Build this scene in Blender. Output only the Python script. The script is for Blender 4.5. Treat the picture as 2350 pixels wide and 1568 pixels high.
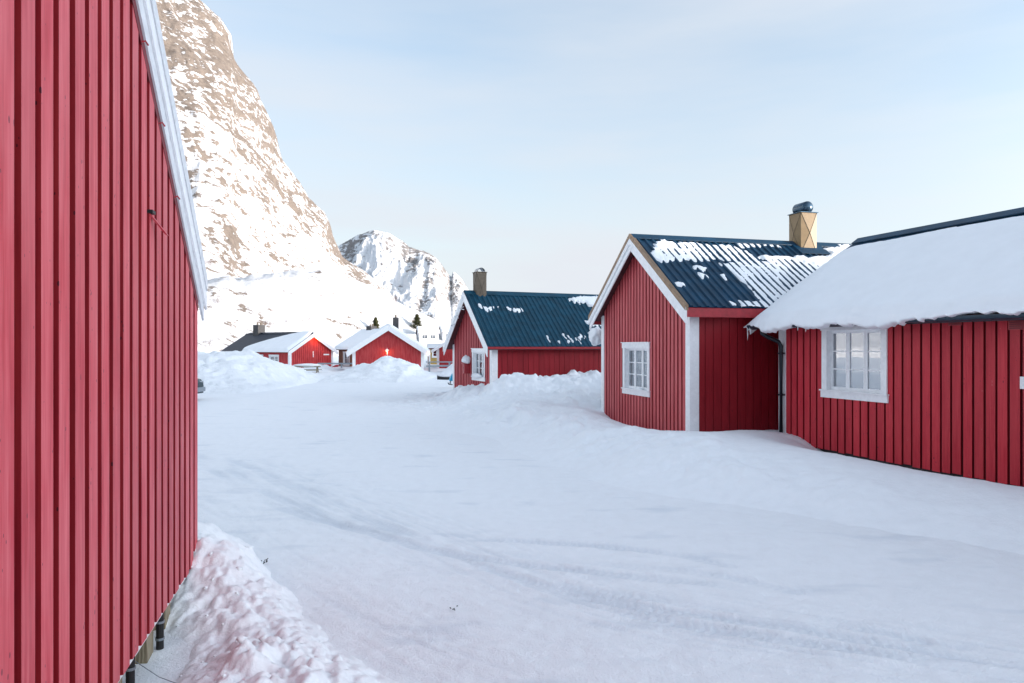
import bpy, math, random
import numpy as np
from mathutils import Vector

for o in list(bpy.data.objects):
    bpy.data.objects.remove(o)
C = bpy.context.scene.collection
S = bpy.context.scene
rnd = random.Random(7)

# ------------------------------------------------------------------ camera, sky, sun, exposure
EYE = 1.95
cam_d = bpy.data.cameras.new('camera')
cam_d.sensor_width = 36.0
cam_d.lens = 36.0 * 1600 / 2350
cam_d.shift_y = 0.0047
cam_d.clip_start = 0.05
cam_d.clip_end = 12000
cam = bpy.data.objects.new('camera', cam_d)
C.objects.link(cam)
cam.location = (0, 0, EYE)
cam.rotation_euler = (math.radians(90), 0, 0)
S.camera = cam

SUN_EL = 6.0
SH = np.array([0.953, -0.303])            # horizontal direction towards the sun
PERP = np.array([0.303, 0.953])
w = bpy.data.worlds.new('World')
S.world = w
w.use_nodes = True
nt = w.node_tree
nt.nodes.clear()
wo = nt.nodes.new('ShaderNodeOutputWorld')
bg = nt.nodes.new('ShaderNodeBackground')
sky = nt.nodes.new('ShaderNodeTexSky')
sky.sky_type = 'NISHITA'
sky.sun_disc = False
sky.sun_elevation = math.radians(SUN_EL)
sky.sun_rotation = math.atan2(SH[0], SH[1])
sky.altitude = 0
sky.air_density = 1.0
sky.dust_density = 0.6
sky.ozone_density = 2.0
# thin high veil of cirrus, denser towards the horizon, the same all the way round
tc = nt.nodes.new('ShaderNodeTexCoord')
sep = nt.nodes.new('ShaderNodeSeparateXYZ')
nt.links.new(tc.outputs['Generated'], sep.inputs[0])
mp = nt.nodes.new('ShaderNodeMapping')
mp.inputs['Scale'].default_value = (1.0, 1.0, 5.5)
mp.inputs['Rotation'].default_value = (0.16, 0.22, 0.5)
nt.links.new(tc.outputs['Generated'], mp.inputs[0])
nz = nt.nodes.new('ShaderNodeTexNoise')
nz.inputs['Scale'].default_value = 1.7
nz.inputs['Detail'].default_value = 5
nz.inputs['Roughness'].default_value = 0.52
nt.links.new(mp.outputs[0], nz.inputs['Vector'])
cr = nt.nodes.new('ShaderNodeMapRange')
cr.inputs['From Min'].default_value = 0.36
cr.inputs['From Max'].default_value = 0.72
cr.inputs['To Min'].default_value = 0.0
cr.inputs['To Max'].default_value = 0.34
nt.links.new(nz.outputs['Fac'], cr.inputs['Value'])
hz = nt.nodes.new('ShaderNodeMapRange')
hz.inputs['From Min'].default_value = 0.0
hz.inputs['From Max'].default_value = 0.50
hz.inputs['To Min'].default_value = 0.82
hz.inputs['To Max'].default_value = 0.34
nt.links.new(sep.outputs['Z'], hz.inputs['Value'])
ad = nt.nodes.new('ShaderNodeMath'); ad.operation = 'ADD'; ad.use_clamp = True
nt.links.new(cr.outputs[0], ad.inputs[0]); nt.links.new(hz.outputs[0], ad.inputs[1])
mixc = nt.nodes.new('ShaderNodeMix'); mixc.data_type = 'RGBA'
VEIL = (1.58, 1.66, 1.78, 1)
mixc.inputs['B'].default_value = VEIL
nt.links.new(ad.outputs[0], mixc.inputs['Factor'])
nt.links.new(sky.outputs[0], mixc.inputs['A'])
# the thin veil scatters forward: it brightens smoothly towards the sun
dt = nt.nodes.new('ShaderNodeVectorMath'); dt.operation = 'DOT_PRODUCT'
dt.inputs[1].default_value = (SH[0] * math.cos(math.radians(SUN_EL)), SH[1] * math.cos(math.radians(SUN_EL)), math.sin(math.radians(SUN_EL)))
nt.links.new(tc.outputs['Generated'], dt.inputs[0])
h1 = nt.nodes.new('ShaderNodeMath'); h1.operation = 'MULTIPLY_ADD'; h1.inputs[1].default_value = 0.5; h1.inputs[2].default_value = 0.5; h1.use_clamp = True
nt.links.new(dt.outputs['Value'], h1.inputs[0])
h2 = nt.nodes.new('ShaderNodeMath'); h2.operation = 'POWER'; h2.inputs[1].default_value = 9.0
nt.links.new(h1.outputs[0], h2.inputs[0])
h3 = nt.nodes.new('ShaderNodeMath'); h3.operation = 'MULTIPLY_ADD'; h3.inputs[1].default_value = 6.0; h3.inputs[2].default_value = 1.0
nt.links.new(h2.outputs[0], h3.inputs[0])
vs = nt.nodes.new('ShaderNodeVectorMath'); vs.operation = 'SCALE'; vs.inputs[0].default_value = VEIL[:3]
nt.links.new(h3.outputs[0], vs.inputs['Scale'])
nt.links.new(vs.outputs[0], mixc.inputs['B'])
nt.links.new(mixc.outputs['Result'], bg.inputs['Color'])
bg.inputs['Strength'].default_value = 0.15
nt.links.new(bg.outputs[0], wo.inputs[0])

sd = bpy.data.lights.new('sun', 'SUN')
sd.energy = 2.0
sd.angle = math.radians(0.5)
sd.color = (1.0, 0.86, 0.74)
sun = bpy.data.objects.new('sun', sd)
C.objects.link(sun)
el = math.radians(SUN_EL)
sdir = Vector((SH[0] * math.cos(el), SH[1] * math.cos(el), math.sin(el)))
sun.rotation_euler = sdir.to_track_quat('Z', 'Y').to_euler()
sun.location = (60, -40, 60)
S.view_settings.view_transform = 'Standard'
S.view_settings.look = 'None'
S.view_settings.exposure = 1.76
S.view_settings.gamma = 1
S.view_settings.use_curve_mapping = False

# ------------------------------------------------------------------ noise in numpy
def _hash(ix, iy, seed):
    h = (ix.astype(np.int64) * 374761393 + iy.astype(np.int64) * 668265263 + seed * 144305901) & 0xffffffff
    h = ((h ^ (h >> 13)) * 1274126177) & 0xffffffff
    return (h ^ (h >> 16)) & 0xffffffff
def perlin(x, y, seed=0):
    x0 = np.floor(x); y0 = np.floor(y)
    fx = x - x0; fy = y - y0
    u = fx * fx * fx * (fx * (fx * 6 - 15) + 10); v = fy * fy * fy * (fy * (fy * 6 - 15) + 10)
    def g(dx, dy):
        a = _hash(x0 + dx, y0 + dy, seed) * (2 * math.pi / 4294967296.0)
        return np.cos(a) * (fx - dx) + np.sin(a) * (fy - dy)
    a = g(0, 0); b = g(1, 0); c = g(0, 1); d = g(1, 1)
    return (a + (b - a) * u) * (1 - v) + (c + (d - c) * u) * v
def fbm(x, y, octv=4, seed=0, gain=0.5, lac=2.03):
    t = np.zeros_like(x, dtype=float); a = 1.0
    for i in range(octv):
        t += a * perlin(x, y, seed + i * 17)
        x = x * lac + 3.1; y = y * lac + 1.7; a *= gain
    return t
def ridged(x, y, octv=4, seed=0, gain=0.55):
    t = np.zeros_like(x, dtype=float); a = 1.0
    for i in range(octv):
        t += a * (1 - 2.2 * np.abs(perlin(x, y, seed + i * 17)))
        x = x * 2.1 + 5.3; y = y * 2.1 + 2.2; a *= gain
    return t
def billow(x, y, octv=3, seed=0, gain=0.5):
    t = np.zeros_like(x, dtype=float); a = 1.0
    for i in range(octv):
        t += a * np.abs(perlin(x, y, seed + i * 17)) * 2
        x = x * 2.1 + 5.3; y = y * 2.1 + 2.2; a *= gain
    return t
def worley(x, y, seed=0):
    ix = np.floor(x); iy = np.floor(y)
    f1 = np.full(x.shape, 9.0)
    for dx in (-1, 0, 1):
        for dy in (-1, 0, 1):
            h = _hash(ix + dx, iy + dy, seed)
            px = ix + dx + (h & 0xffff) / 65536.0
            py = iy + dy + (h >> 16) / 65536.0
            f1 = np.minimum(f1, (x - px) ** 2 + (y - py) ** 2)
    return np.sqrt(f1)
def clods(x, y, size, seed=0):
    """rounded chunks of broken snow: caps round scattered points, of two sizes"""
    wx = x + 0.25 * size * perlin(x / size * 1.3, y / size * 1.3, seed + 90)
    wy = y + 0.25 * size * perlin(x / size * 1.3 + 7, y / size * 1.3, seed + 91)
    a = np.sqrt(np.clip(1 - (worley(wx / size, wy / size, seed) / 0.62) ** 2, 0, 1))
    b = np.sqrt(np.clip(1 - (worley(wx / size * 2.3, wy / size * 2.3, seed + 5) / 0.62) ** 2, 0, 1))
    return size * (0.30 * a + 0.15 * b)
def sstep(a, b, x):
    t = np.clip((x - a) / (b - a), 0, 1)
    return t * t * (3 - 2 * t)

def P(x, y, Y):
    """the point at depth Y seen at (x, y) in a 2350 px wide picture"""
    return ((x - 1175) / 1600 * Y, Y, EYE - (y - 795) / 1600 * Y)
def PZ(x, y, z):
    Y = (EYE - z) * 1600 / (y - 795)
    return ((x - 1175) / 1600 * Y, Y, z)

# ------------------------------------------------------------------ materials
def new_mat(name):
    m = bpy.data.materials.new(name); m.use_nodes = True
    t = m.node_tree; t.nodes.clear()
    out = t.nodes.new('ShaderNodeOutputMaterial')
    b = t.nodes.new('ShaderNodeBsdfPrincipled')
    t.links.new(b.outputs[0], out.inputs[0])
    return m, t, b
def N(t, kind, **kw):
    n = t.nodes.new(kind)
    for k, v in kw.items():
        if k in n.inputs: n.inputs[k].default_value = v
        else: setattr(n, k, v)
    return n
def coords(t, scale=(1, 1, 1), which='Object'):
    a = t.nodes.new('ShaderNodeTexCoord')
    m = t.nodes.new('ShaderNodeMapping'); m.inputs['Scale'].default_value = scale
    t.links.new(a.outputs[which], m.inputs[0])
    return m.outputs[0]
def ramp(t, src, stops):
    r = t.nodes.new('ShaderNodeValToRGB')
    e = r.color_ramp.elements
    while len(e) < len(stops): e.new(0.5)
    for q, (p, c) in zip(e, stops):
        q.position = p; q.color = c if len(c) == 4 else (*c, 1)
    t.links.new(src, r.inputs[0])
    return r.outputs[0]
def mix(t, f, a, b, mode='MIX'):
    m = t.nodes.new('ShaderNodeMix'); m.data_type = 'RGBA'; m.blend_type = mode
    for s, v in (('Factor', f), ('A', a), ('B', b)):
        if hasattr(v, 'links') or hasattr(v, 'is_linked'): t.links.new(v, m.inputs[s])
        elif s == 'Factor': m.inputs[s].default_value = v
        else: m.inputs[s].default_value = v if len(v) == 4 else (*v, 1)
    return m.outputs['Result']
def bump(t, b, src, dist=0.01, strength=0.5, chain=None):
    n = t.nodes.new('ShaderNodeBump')
    n.inputs['Distance'].default_value = dist; n.inputs['Strength'].default_value = strength
    t.links.new(src, n.inputs['Height'])
    if chain is not None: t.links.new(chain, n.inputs['Normal'])
    t.links.new(n.outputs[0], b.inputs['Normal'])
    return n.outputs[0]

def snow_mat(name, fine=60.0, coarse=7.0, amt=0.5, dist=0.012, col=(0.90, 0.925, 0.955), worn=False):
    m, t, b = new_mat(name)
    v = coords(t)
    a = N(t, 'ShaderNodeTexNoise', Scale=coarse, Detail=6.0, Roughness=0.6)
    f = N(t, 'ShaderNodeTexNoise', Scale=fine, Detail=4.0, Roughness=0.7)
    for n in (a, f): t.links.new(v, n.inputs['Vector'])
    c = ramp(t, a.outputs['Fac'], [(0.3, tuple(q * 0.955 for q in col)), (0.7, col)])
    if worn:   # polished, greyer snow where wheels and the plough have passed
        at = t.nodes.new('ShaderNodeAttribute'); at.attribute_name = 'worn'
        c = mix(t, at.outputs['Fac'], c, (0.75, 0.79, 0.84))
        g = N(t, 'ShaderNodeTexNoise', Scale=160.0, Detail=2.0); t.links.new(v, g.inputs['Vector'])
        c = mix(t, ramp(t, g.outputs['Fac'], [(0.74, (0, 0, 0)), (0.80, (0.4, 0.4, 0.4))]), c, (0.5, 0.51, 0.53))
    t.links.new(c, b.inputs['Base Color'])
    b.inputs['Roughness'].default_value = 0.62
    b.inputs['Specular IOR Level'].default_value = 0.3
    n1 = bump(t, b, a.outputs['Fac'], dist * 4, amt * 0.6)
    bump(t, b, f.outputs['Fac'], dist, amt, n1)
    return m

def paint_mat(name, c0, c1, c2, rough=0.42, flake=0.0, spec=0.5, sheen=0.0):
    """vertical wooden boards under paint: streaks along z, fibre bump, specks, flaked places"""
    m, t, b = new_mat(name)
    oi = t.nodes.new('ShaderNodeObjectInfo')
    v0 = coords(t, (1, 1, 1))
    vm = t.nodes.new('ShaderNodeVectorMath'); vm.operation = 'MULTIPLY_ADD'
    vm.inputs[1].default_value = (38, 38, 1.6)
    rv = t.nodes.new('ShaderNodeCombineXYZ')
    ml = t.nodes.new('ShaderNodeMath'); ml.operation = 'MULTIPLY'; ml.inputs[1].default_value = 37.0
    t.links.new(oi.outputs['Random'], ml.inputs[0])
    t.links.new(ml.outputs[0], rv.inputs[2])
    t.links.new(v0, vm.inputs[0]); t.links.new(rv.outputs[0], vm.inputs[2])
    a = N(t, 'ShaderNodeTexNoise', Scale=1.0, Detail=5.0, Roughness=0.6)
    t.links.new(vm.outputs[0], a.inputs['Vector'])
    v2 = coords(t, (3, 3, 0.8))
    c = N(t, 'ShaderNodeTexNoise', Scale=1.5, Detail=4.0, Roughness=0.6)
    t.links.new(v2, c.inputs['Vector'])
    col = ramp(t, a.outputs['Fac'], [(0.33, c0), (0.50, c1), (0.70, c2)])
    col = mix(t, ramp(t, c.outputs['Fac'], [(0.35, (0, 0, 0)), (0.7, (0.75,) * 3)]), col, c2)
    # board to board tint
    tint = ramp(t, oi.outputs['Random'], [(0.0, (0.88, 0.88, 0.88)), (1.0, (1.07, 1.07, 1.07))])
    col = mix(t, 1.0, col, tint, 'MULTIPLY')
    # small dark knots and specks
    v3 = coords(t, (36, 36, 16))
    k = N(t, 'ShaderNodeTexVoronoi', Scale=1.0)
    t.links.new(v3, k.inputs['Vector'])
    kn = N(t, 'ShaderNodeTexNoise', Scale=0.35)
    t.links.new(v3, kn.inputs['Vector'])
    th = N(t, 'ShaderNodeMath', operation='MULTIPLY_ADD'); th.inputs[1].default_value = 0.9; th.inputs[2].default_value = -0.43
    t.links.new(kn.outputs['Fac'], th.inputs[0])
    lt = N(t, 'ShaderNodeMath', operation='LESS_THAN')
    t.links.new(k.outputs['Distance'], lt.inputs[0]); t.links.new(th.outputs[0], lt.inputs[1])
    col = mix(t, lt.outputs[0], col, (c0[0] * 0.4, c0[1] * 1.0, c0[2] * 1.0))
    if flake > 0:
        fl = N(t, 'ShaderNodeTexNoise', Scale=1.0, Detail=6.0, Roughness=0.75)
        v4 = coords(t, (55, 55, 5))
        t.links.new(v4, fl.inputs['Vector'])
        gt = ramp(t, fl.outputs['Fac'], [(0.705 - flake, (0, 0, 0)), (0.73 - flake, (1, 1, 1))])
        col = mix(t, gt, col, (0.52, 0.42, 0.42))
    t.links.new(col, b.inputs['Base Color'])
    b.inputs['Roughness'].default_value = rough
    b.inputs['Specular IOR Level'].default_value = spec
    b.inputs['Sheen Weight'].default_value = sheen
    b.inputs['Sheen Roughness'].default_value = 0.35
    b.inputs['Sheen Tint'].default_value = (1, 0.7, 0.75, 1)
    n1 = bump(t, b, a.outputs['Fac'], 0.004, 0.5)
    bump(t, b, k.outputs['Distance'], 0.001, 0.15, n1)
    return m

def plain_mat(name, col, rough=0.5, metal=0.0, var=0.12, scale=6.0, bd=0.002, spec=0.5):
    m, t, b = new_mat(name)
    a = N(t, 'ShaderNodeTexNoise', Scale=scale, Detail=5.0, Roughness=0.6)
    t.links.new(coords(t), a.inputs['Vector'])
    c = ramp(t, a.outputs['Fac'], [(0.3, tuple(q * (1 - var) for q in col)), (0.7, tuple(min(1, q * (1 + var)) for q in col))])
    t.links.new(c, b.inputs['Base Color'])
    b.inputs['Roughness'].default_value = rough; b.inputs['Metallic'].default_value = metal
    b.inputs['Specular IOR Level'].default_value = spec
    bump(t, b, a.outputs['Fac'], bd, 0.4)
    return m

M = {}
M['snow'] = snow_mat('packed_snow', 45, 5, 0.45, 0.010)
M['road'] = snow_mat('packed_road_snow', 60, 6, 0.8, 0.012, worn=True)
M['crumb'] = snow_mat('crumbled_snow', 70, 16, 0.6, 0.008, col=(0.92, 0.935, 0.955))
M['roofsnow'] = snow_mat('roof_snow', 70, 2.5, 0.35, 0.006)
M['pilesnow'] = snow_mat('ploughed_snow', 14, 3.0, 0.9, 0.04)
M['red_left'] = paint_mat('red_paint_left', (0.42, 0.018, 0.032), (0.55, 0.042, 0.062), (0.66, 0.13, 0.15), 0.5, 0.0, 0.35, 0.10)
M['red_gable'] = paint_mat('red_paint_worn', (0.42, 0.045, 0.055), (0.53, 0.075, 0.085), (0.62, 0.13, 0.14), 0.6, 0.0, 0.3, 0.04)
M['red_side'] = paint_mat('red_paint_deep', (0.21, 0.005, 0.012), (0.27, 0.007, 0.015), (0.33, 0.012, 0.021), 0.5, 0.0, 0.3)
M['red_right'] = paint_mat('red_paint_flaked', (0.40, 0.012, 0.026), (0.49, 0.018, 0.036), (0.56, 0.040, 0.055), 0.5, 0.012, 0.3)
M['shade_groove'] = plain_mat('shaded_red_groove', (0.06, 0.001, 0.003), 0.7)  # near-black red backing: shade between the boards put into the colour
M['shade_edge'] = paint_mat('shaded_red_edge', (0.17, 0.003, 0.009), (0.23, 0.005, 0.013), (0.30, 0.016, 0.02), 0.6, 0.0, 0.25)  # board red darkened to paint the shaded sides of the gaps
M['red_far'] = paint_mat('red_paint_far', (0.36, 0.014, 0.020), (0.46, 0.028, 0.034), (0.56, 0.08, 0.08), 0.6, 0.0, 0.3)
M['red_trim'] = plain_mat('red_trim', (0.36, 0.02, 0.03), 0.45, var=0.2, scale=9)
M['maroon'] = plain_mat('maroon_trim', (0.16, 0.005, 0.014), 0.5, var=0.25)
M['brown_wall'] = paint_mat('brown_stained_wood', (0.17, 0.07, 0.04), (0.24, 0.10, 0.06), (0.30, 0.14, 0.09), 0.6)
M['white'] = plain_mat('white_paint', (0.86, 0.87, 0.885), 0.4, var=0.07, scale=12)
M['white_far'] = plain_mat('white_cladding', (0.7, 0.72, 0.75), 0.6, var=0.05)
M['grey_white'] = plain_mat('weathered_white_paint', (0.70, 0.72, 0.75), 0.5, var=0.12, scale=14)
M['ochre'] = plain_mat('ochre_paint', (0.45, 0.30, 0.08), 0.6)
M['roof_blue'] = plain_mat('dark_blue_roof_sheet', (0.002, 0.036, 0.078), 0.42, 0.0, var=0.35, scale=3, bd=0.001, spec=0.22)
M['roof_green'] = plain_mat('dark_green_blue_roof_sheet', (0.002, 0.050, 0.090), 0.45, 0.0, var=0.35, scale=3, bd=0.001, spec=0.25)
M['roof_dark'] = plain_mat('dark_slate_roof', (0.030, 0.038, 0.055), 0.6, var=0.3)
M['gutter'] = plain_mat('dark_gutter_steel', (0.015, 0.035, 0.055), 0.3, 0.2)
M['downpipe'] = plain_mat('black_downpipe', (0.008, 0.014, 0.022), 0.3, 0.2)
M['flash'] = plain_mat('tan_edge_flashing', (0.24, 0.16, 0.10), 0.45, 0.3, var=0.2)
M['brass'] = plain_mat('brass_coloured_sheet', (0.27, 0.18, 0.085), 0.5, 0.0, var=0.12, scale=10)
M['bronze'] = plain_mat('bronze_brown_sheet', (0.13, 0.10, 0.07), 0.6, 0.0, var=0.2, scale=10)
M['cowl'] = plain_mat('dark_steel_cowl', (0.05, 0.09, 0.13), 0.22, 0.8, var=0.2)
M['zinc'] = plain_mat('zinc_sheet', (0.30, 0.34, 0.38), 0.35, 0.7)
M['darkbox'] = plain_mat('dark_chimney_block', (0.045, 0.045, 0.048), 0.7, var=0.3)
M['wood'] = None
M['black'] = plain_mat('black_rubber', (0.008, 0.008, 0.009), 0.5)
M['void'] = plain_mat('room_wall', (0.035, 0.045, 0.05), 0.9)
M['curtain'] = plain_mat('white_curtain', (0.80, 0.82, 0.85), 0.9, var=0.1, scale=30)
M['soffit'] = plain_mat('soffit_boards', (0.10, 0.02, 0.025), 0.7)
M['cyan'] = plain_mat('cyan_plastic', (0.01, 0.38, 0.62), 0.4)
M['green_needle'] = plain_mat('spruce_needles', (0.085, 0.085, 0.030), 0.8, var=0.4, scale=2)
M['bark'] = plain_mat('bark', (0.10, 0.065, 0.05), 0.9, var=0.3)
M['twig'] = plain_mat('bare_twigs', (0.20, 0.13, 0.11), 0.9, var=0.2)
M['car'] = plain_mat('dark_teal_car_paint', (0.010, 0.035, 0.045), 0.2, 0.4, var=0.05)
M['carglass'] = plain_mat('dark_car_glass', (0.01, 0.015, 0.02), 0.05)
M['chrome'] = plain_mat('chrome', (0.5, 0.5, 0.52), 0.15, 1.0)

def wood_mat():
    m, t, b = new_mat('bare_wood')
    v = coords(t, (9, 9, 1.6))
    wv = N(t, 'ShaderNodeTexWave', Scale=1.6, Distortion=9.0, Detail=3.0)
    wv.inputs['Detail Scale'].default_value = 1.2
    t.links.new(v, wv.inputs['Vector'])
    nn = N(t, 'ShaderNodeTexNoise', Scale=5.0, Detail=5.0)
    t.links.new(v, nn.inputs['Vector'])
    c = ramp(t, wv.outputs['Fac'], [(0.1, (0.16, 0.11, 0.06)), (0.5, (0.30, 0.23, 0.14)), (0.9, (0.42, 0.35, 0.24))])
    c = mix(t, nn.outputs['Fac'], c, (0.20, 0.18, 0.12))
    t.links.new(c, b.inputs['Base Color']); b.inputs['Roughness'].default_value = 0.7
    bump(t, b, wv.outputs['Fac'], 0.003, 0.5)
    return m
M['wood'] = wood_mat()

def glass_mat(name, fac=0.42, rough=0.0):
    m = bpy.data.materials.new(name); m.use_nodes = True
    t = m.node_tree; t.nodes.clear()
    out = t.nodes.new('ShaderNodeOutputMaterial')
    g = N(t, 'ShaderNodeBsdfGlossy', Roughness=rough)
    g.inputs['Color'].default_value = (0.92, 0.95, 1, 1)
    nn = N(t, 'ShaderNodeTexNoise', Scale=1.5, Detail=2.0)
    t.links.new(coords(t), nn.inputs['Vector'])
    bp = t.nodes.new('ShaderNodeBump'); bp.inputs['Distance'].default_value = 0.006; bp.inputs['Strength'].default_value = 0.25
    t.links.new(nn.outputs['Fac'], bp.inputs['Height']); t.links.new(bp.outputs[0], g.inputs['Normal'])
    tr = t.nodes.new('ShaderNodeBsdfTransparent'); tr.inputs['Color'].default_value = (0.9, 0.95, 0.95, 1)
    lw = N(t, 'ShaderNodeFresnel', IOR=1.5)
    ma = N(t, 'ShaderNodeMath', operation='ADD'); ma.inputs[1].default_value = fac; ma.use_clamp = True
    t.links.new(lw.outputs[0], ma.inputs[0])
    mx = t.nodes.new('ShaderNodeMixShader')
    t.links.new(ma.outputs[0], mx.inputs[0]); t.links.new(tr.outputs[0], mx.inputs[1]); t.links.new(g.outputs[0], mx.inputs[2])
    t.links.new(mx.outputs[0], out.inputs[0])
    return m
M['glass'] = glass_mat('window_glass', 0.42)
M['glass_soft'] = glass_mat('window_glass_plain', 0.22)
def emit_mat(name, col, s):
    m = bpy.data.materials.new(name); m.use_nodes = True
    t = m.node_tree; t.nodes.clear()
    out = t.nodes.new('ShaderNodeOutputMaterial')
    e = N(t, 'ShaderNodeEmission', Strength=s); e.inputs['Color'].default_value = (*col, 1)
    t.links.new(e.outputs[0], out.inputs[0])
    return m
M['lamp'] = emit_mat('lit_bulb', (1.0, 0.55, 0.22), 6.0)
M['lampshade'] = emit_mat('lit_orange_shade', (1.0, 0.36, 0.16), 0.95)

# ------------------------------------------------------------------ mesh helpers
class MB:
    def __init__(s): s.v = []; s.f = []
    def poly_prism(s, pts, off):
        """pts: planar ring; off: extrusion vector"""
        n = len(pts); b = len(s.v); o = Vector(off)
        s.v += [tuple(p) for p in pts] + [tuple(Vector(p) + o) for p in pts]
        s.f.append(tuple(b + i for i in range(n))[::-1]); s.f.append(tuple(b + n + i for i in range(n)))
        for i in range(n):
            j = (i + 1) % n
            s.f.append((b + i, b + j, b + n + j, b + n + i))
        return s
    def box(s, x0, x1, y0, y1, z0, z1):
        return s.poly_prism([(x0, y0, z0), (x1, y0, z0), (x1, y1, z0), (x0, y1, z0)], (0, 0, z1 - z0))
    def quad(s, a, b, c, d):
        k = len(s.v); s.v += [tuple(a), tuple(b), tuple(c), tuple(d)]; s.f.append((k, k + 1, k + 2, k + 3)); return s
    def tube(s, pts, r, n=10, cap=True):
        pts = [Vector(p) for p in pts]; base = len(s.v); up = Vector((0, 0, 1))
        for i, p in enumerate(pts):
            d = (pts[min(i + 1, len(pts) - 1)] - pts[max(i - 1, 0)]).normalized()
            a = d.cross(up)
            if a.length < 1e-3: a = d.cross(Vector((1, 0, 0)))
            a.normalize(); b = d.cross(a).normalized()
            rr = r[i] if isinstance(r, (list, tuple)) else r
            for k in range(n):
                t = 2 * math.pi * k / n
                s.v.append(tuple(p + a * (rr * math.cos(t)) + b * (rr * math.sin(t))))
        for i in range(len(pts) - 1):
            for k in range(n):
                k2 = (k + 1) % n
                s.f.append((base + i * n + k, base + i * n + k2, base + (i + 1) * n + k2, base + (i + 1) * n + k))
        if cap:
            s.f.append(tuple(base + k for k in range(n))[::-1])
            s.f.append(tuple(base + (len(pts) - 1) * n + k for k in range(n)))
        return s
    def build(s, name, mat, parent=None, smooth=False, bevel=0.0, recalc=True):
        me = bpy.data.meshes.new(name)
        me.from_pydata(s.v, [], s.f)
        if recalc or bevel:
            import bmesh
            bm = bmesh.new(); bm.from_mesh(me)
            if recalc: bmesh.ops.recalc_face_normals(bm, faces=bm.faces)
            if bevel: bmesh.ops.bevel(bm, geom=bm.edges[:], offset=bevel, segments=1, affect='EDGES', clamp_overlap=True)
            bm.to_mesh(me); bm.free()
        if smooth:
            me.polygons.foreach_set('use_smooth', [True] * len(me.polygons))
        me.materials.append(mat)
        o = bpy.data.objects.new(name, me); C.objects.link(o)
        if parent is not None: o.parent = parent
        return o

def tag(o, label=None, cat=None, group=None, kind=None):
    if label: o['label'] = label
    if cat: o['category'] = cat
    if group: o['group'] = group
    if kind: o['kind'] = kind
    return o
def thing(name, label, cat, loc=(0, 0, 0), rot=0.0, group=None):
    o = bpy.data.objects.new(name, None); C.objects.link(o)
    o.empty_display_size = 0.3
    o.location = loc; o.rotation_euler = (0, 0, rot)
    return tag(o, label, cat, group)

def grid_mesh(name, X, Y, Z, mat, attrs=None, keep=None, smooth=True, parent=None):
    n, m = X.shape
    idx = np.arange(n * m).reshape(n, m)
    q = np.stack([idx[:-1, :-1], idx[:-1, 1:], idx[1:, 1:], idx[1:, :-1]], -1).reshape(-1, 4)
    v = np.stack([X, Y, Z], -1).reshape(-1, 3)
    if keep is not None:
        kk = keep.reshape(-1)[q].any(1); q = q[kk]
        used = np.zeros(len(v), bool); used[q.reshape(-1)] = True
        remap = np.cumsum(used) - 1
        v = v[used]; q = remap[q]
        if attrs: attrs = {k: a.reshape(-1)[used] for k, a in attrs.items()}
    me = bpy.data.meshes.new(name)
    me.vertices.add(len(v)); me.vertices.foreach_set('co', v.reshape(-1).astype(np.float32))
    me.loops.add(len(q) * 4); me.loops.foreach_set('vertex_index', q.reshape(-1).astype(np.int32))
    me.polygons.add(len(q)); me.polygons.foreach_set('loop_start', np.arange(0, len(q) * 4, 4, dtype=np.int32))
    me.polygons.foreach_set('loop_total', np.full(len(q), 4, dtype=np.int32))
    me.update(calc_edges=True)
    if smooth: me.polygons.foreach_set('use_smooth', np.ones(len(q), bool))
    if attrs:
        for k, a in attrs.items():
            at = me.attributes.new(k, 'FLOAT', 'POINT')
            at.data.foreach_set('value', a.reshape(-1).astype(np.float32))
    me.materials.append(mat)
    o = bpy.data.objects.new(name, me); C.objects.link(o)
    if parent: o.parent = parent
    return o

# ------------------------------------------------------------------ ground
def polydist(X, Y, pts):
    best = np.full(X.shape, 1e9); along = np.zeros(X.shape); acc = 0.0
    for (x0, y0), (x1, y1) in zip(pts[:-1], pts[1:]):
        dx, dy = x1 - x0, y1 - y0; L = math.hypot(dx, dy)
        t = np.clip(((X - x0) * dx + (Y - y0) * dy) / L ** 2, 0, 1)
        d = np.hypot(X - x0 - t * dx, Y - y0 - t * dy)
        side = np.sign((X - x0) * dy - (Y - y0) * dx)
        m = d < np.abs(best)
        best = np.where(m, d * np.where(side == 0, 1, side), best)
        along = np.where(m, acc + t * L, along); acc += L
    return best, along
def smooth_curve(pts, n=28):
    p = np.array(pts, float); t = np.arange(len(p)); tt = np.linspace(0, len(p) - 1, n)
    co = np.polyfit(t, p, min(4, len(p) - 1))
    return [tuple(np.array([np.polyval(co[:, 0], q), np.polyval(co[:, 1], q)])) for q in tt]
tracks = []
base_curve = [PZ(560, 1060, 0)[:2], PZ(820, 1175, 0)[:2], PZ(1100, 1300, 0)[:2], PZ(1450, 1405, 0)[:2], PZ(1850, 1480, 0)[:2], PZ(2350, 1560, 0)[:2]]
base_curve = smooth_curve(base_curve)
for off in (0.0, 0.30, 0.62, 1.30, 1.66, 2.35):
    q = []
    for i, p in enumerate(base_curve):
        a = base_curve[max(i - 1, 0)]; b = base_curve[min(i + 1, len(base_curve) - 1)]
        dx, dy = b[0] - a[0], b[1] - a[1]; L = math.hypot(dx, dy)
        q.append((p[0] - dy / L * off * (1 if off < 1 else 1) * -1, p[1] + dx / L * off))
    tracks.append(q)
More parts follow.
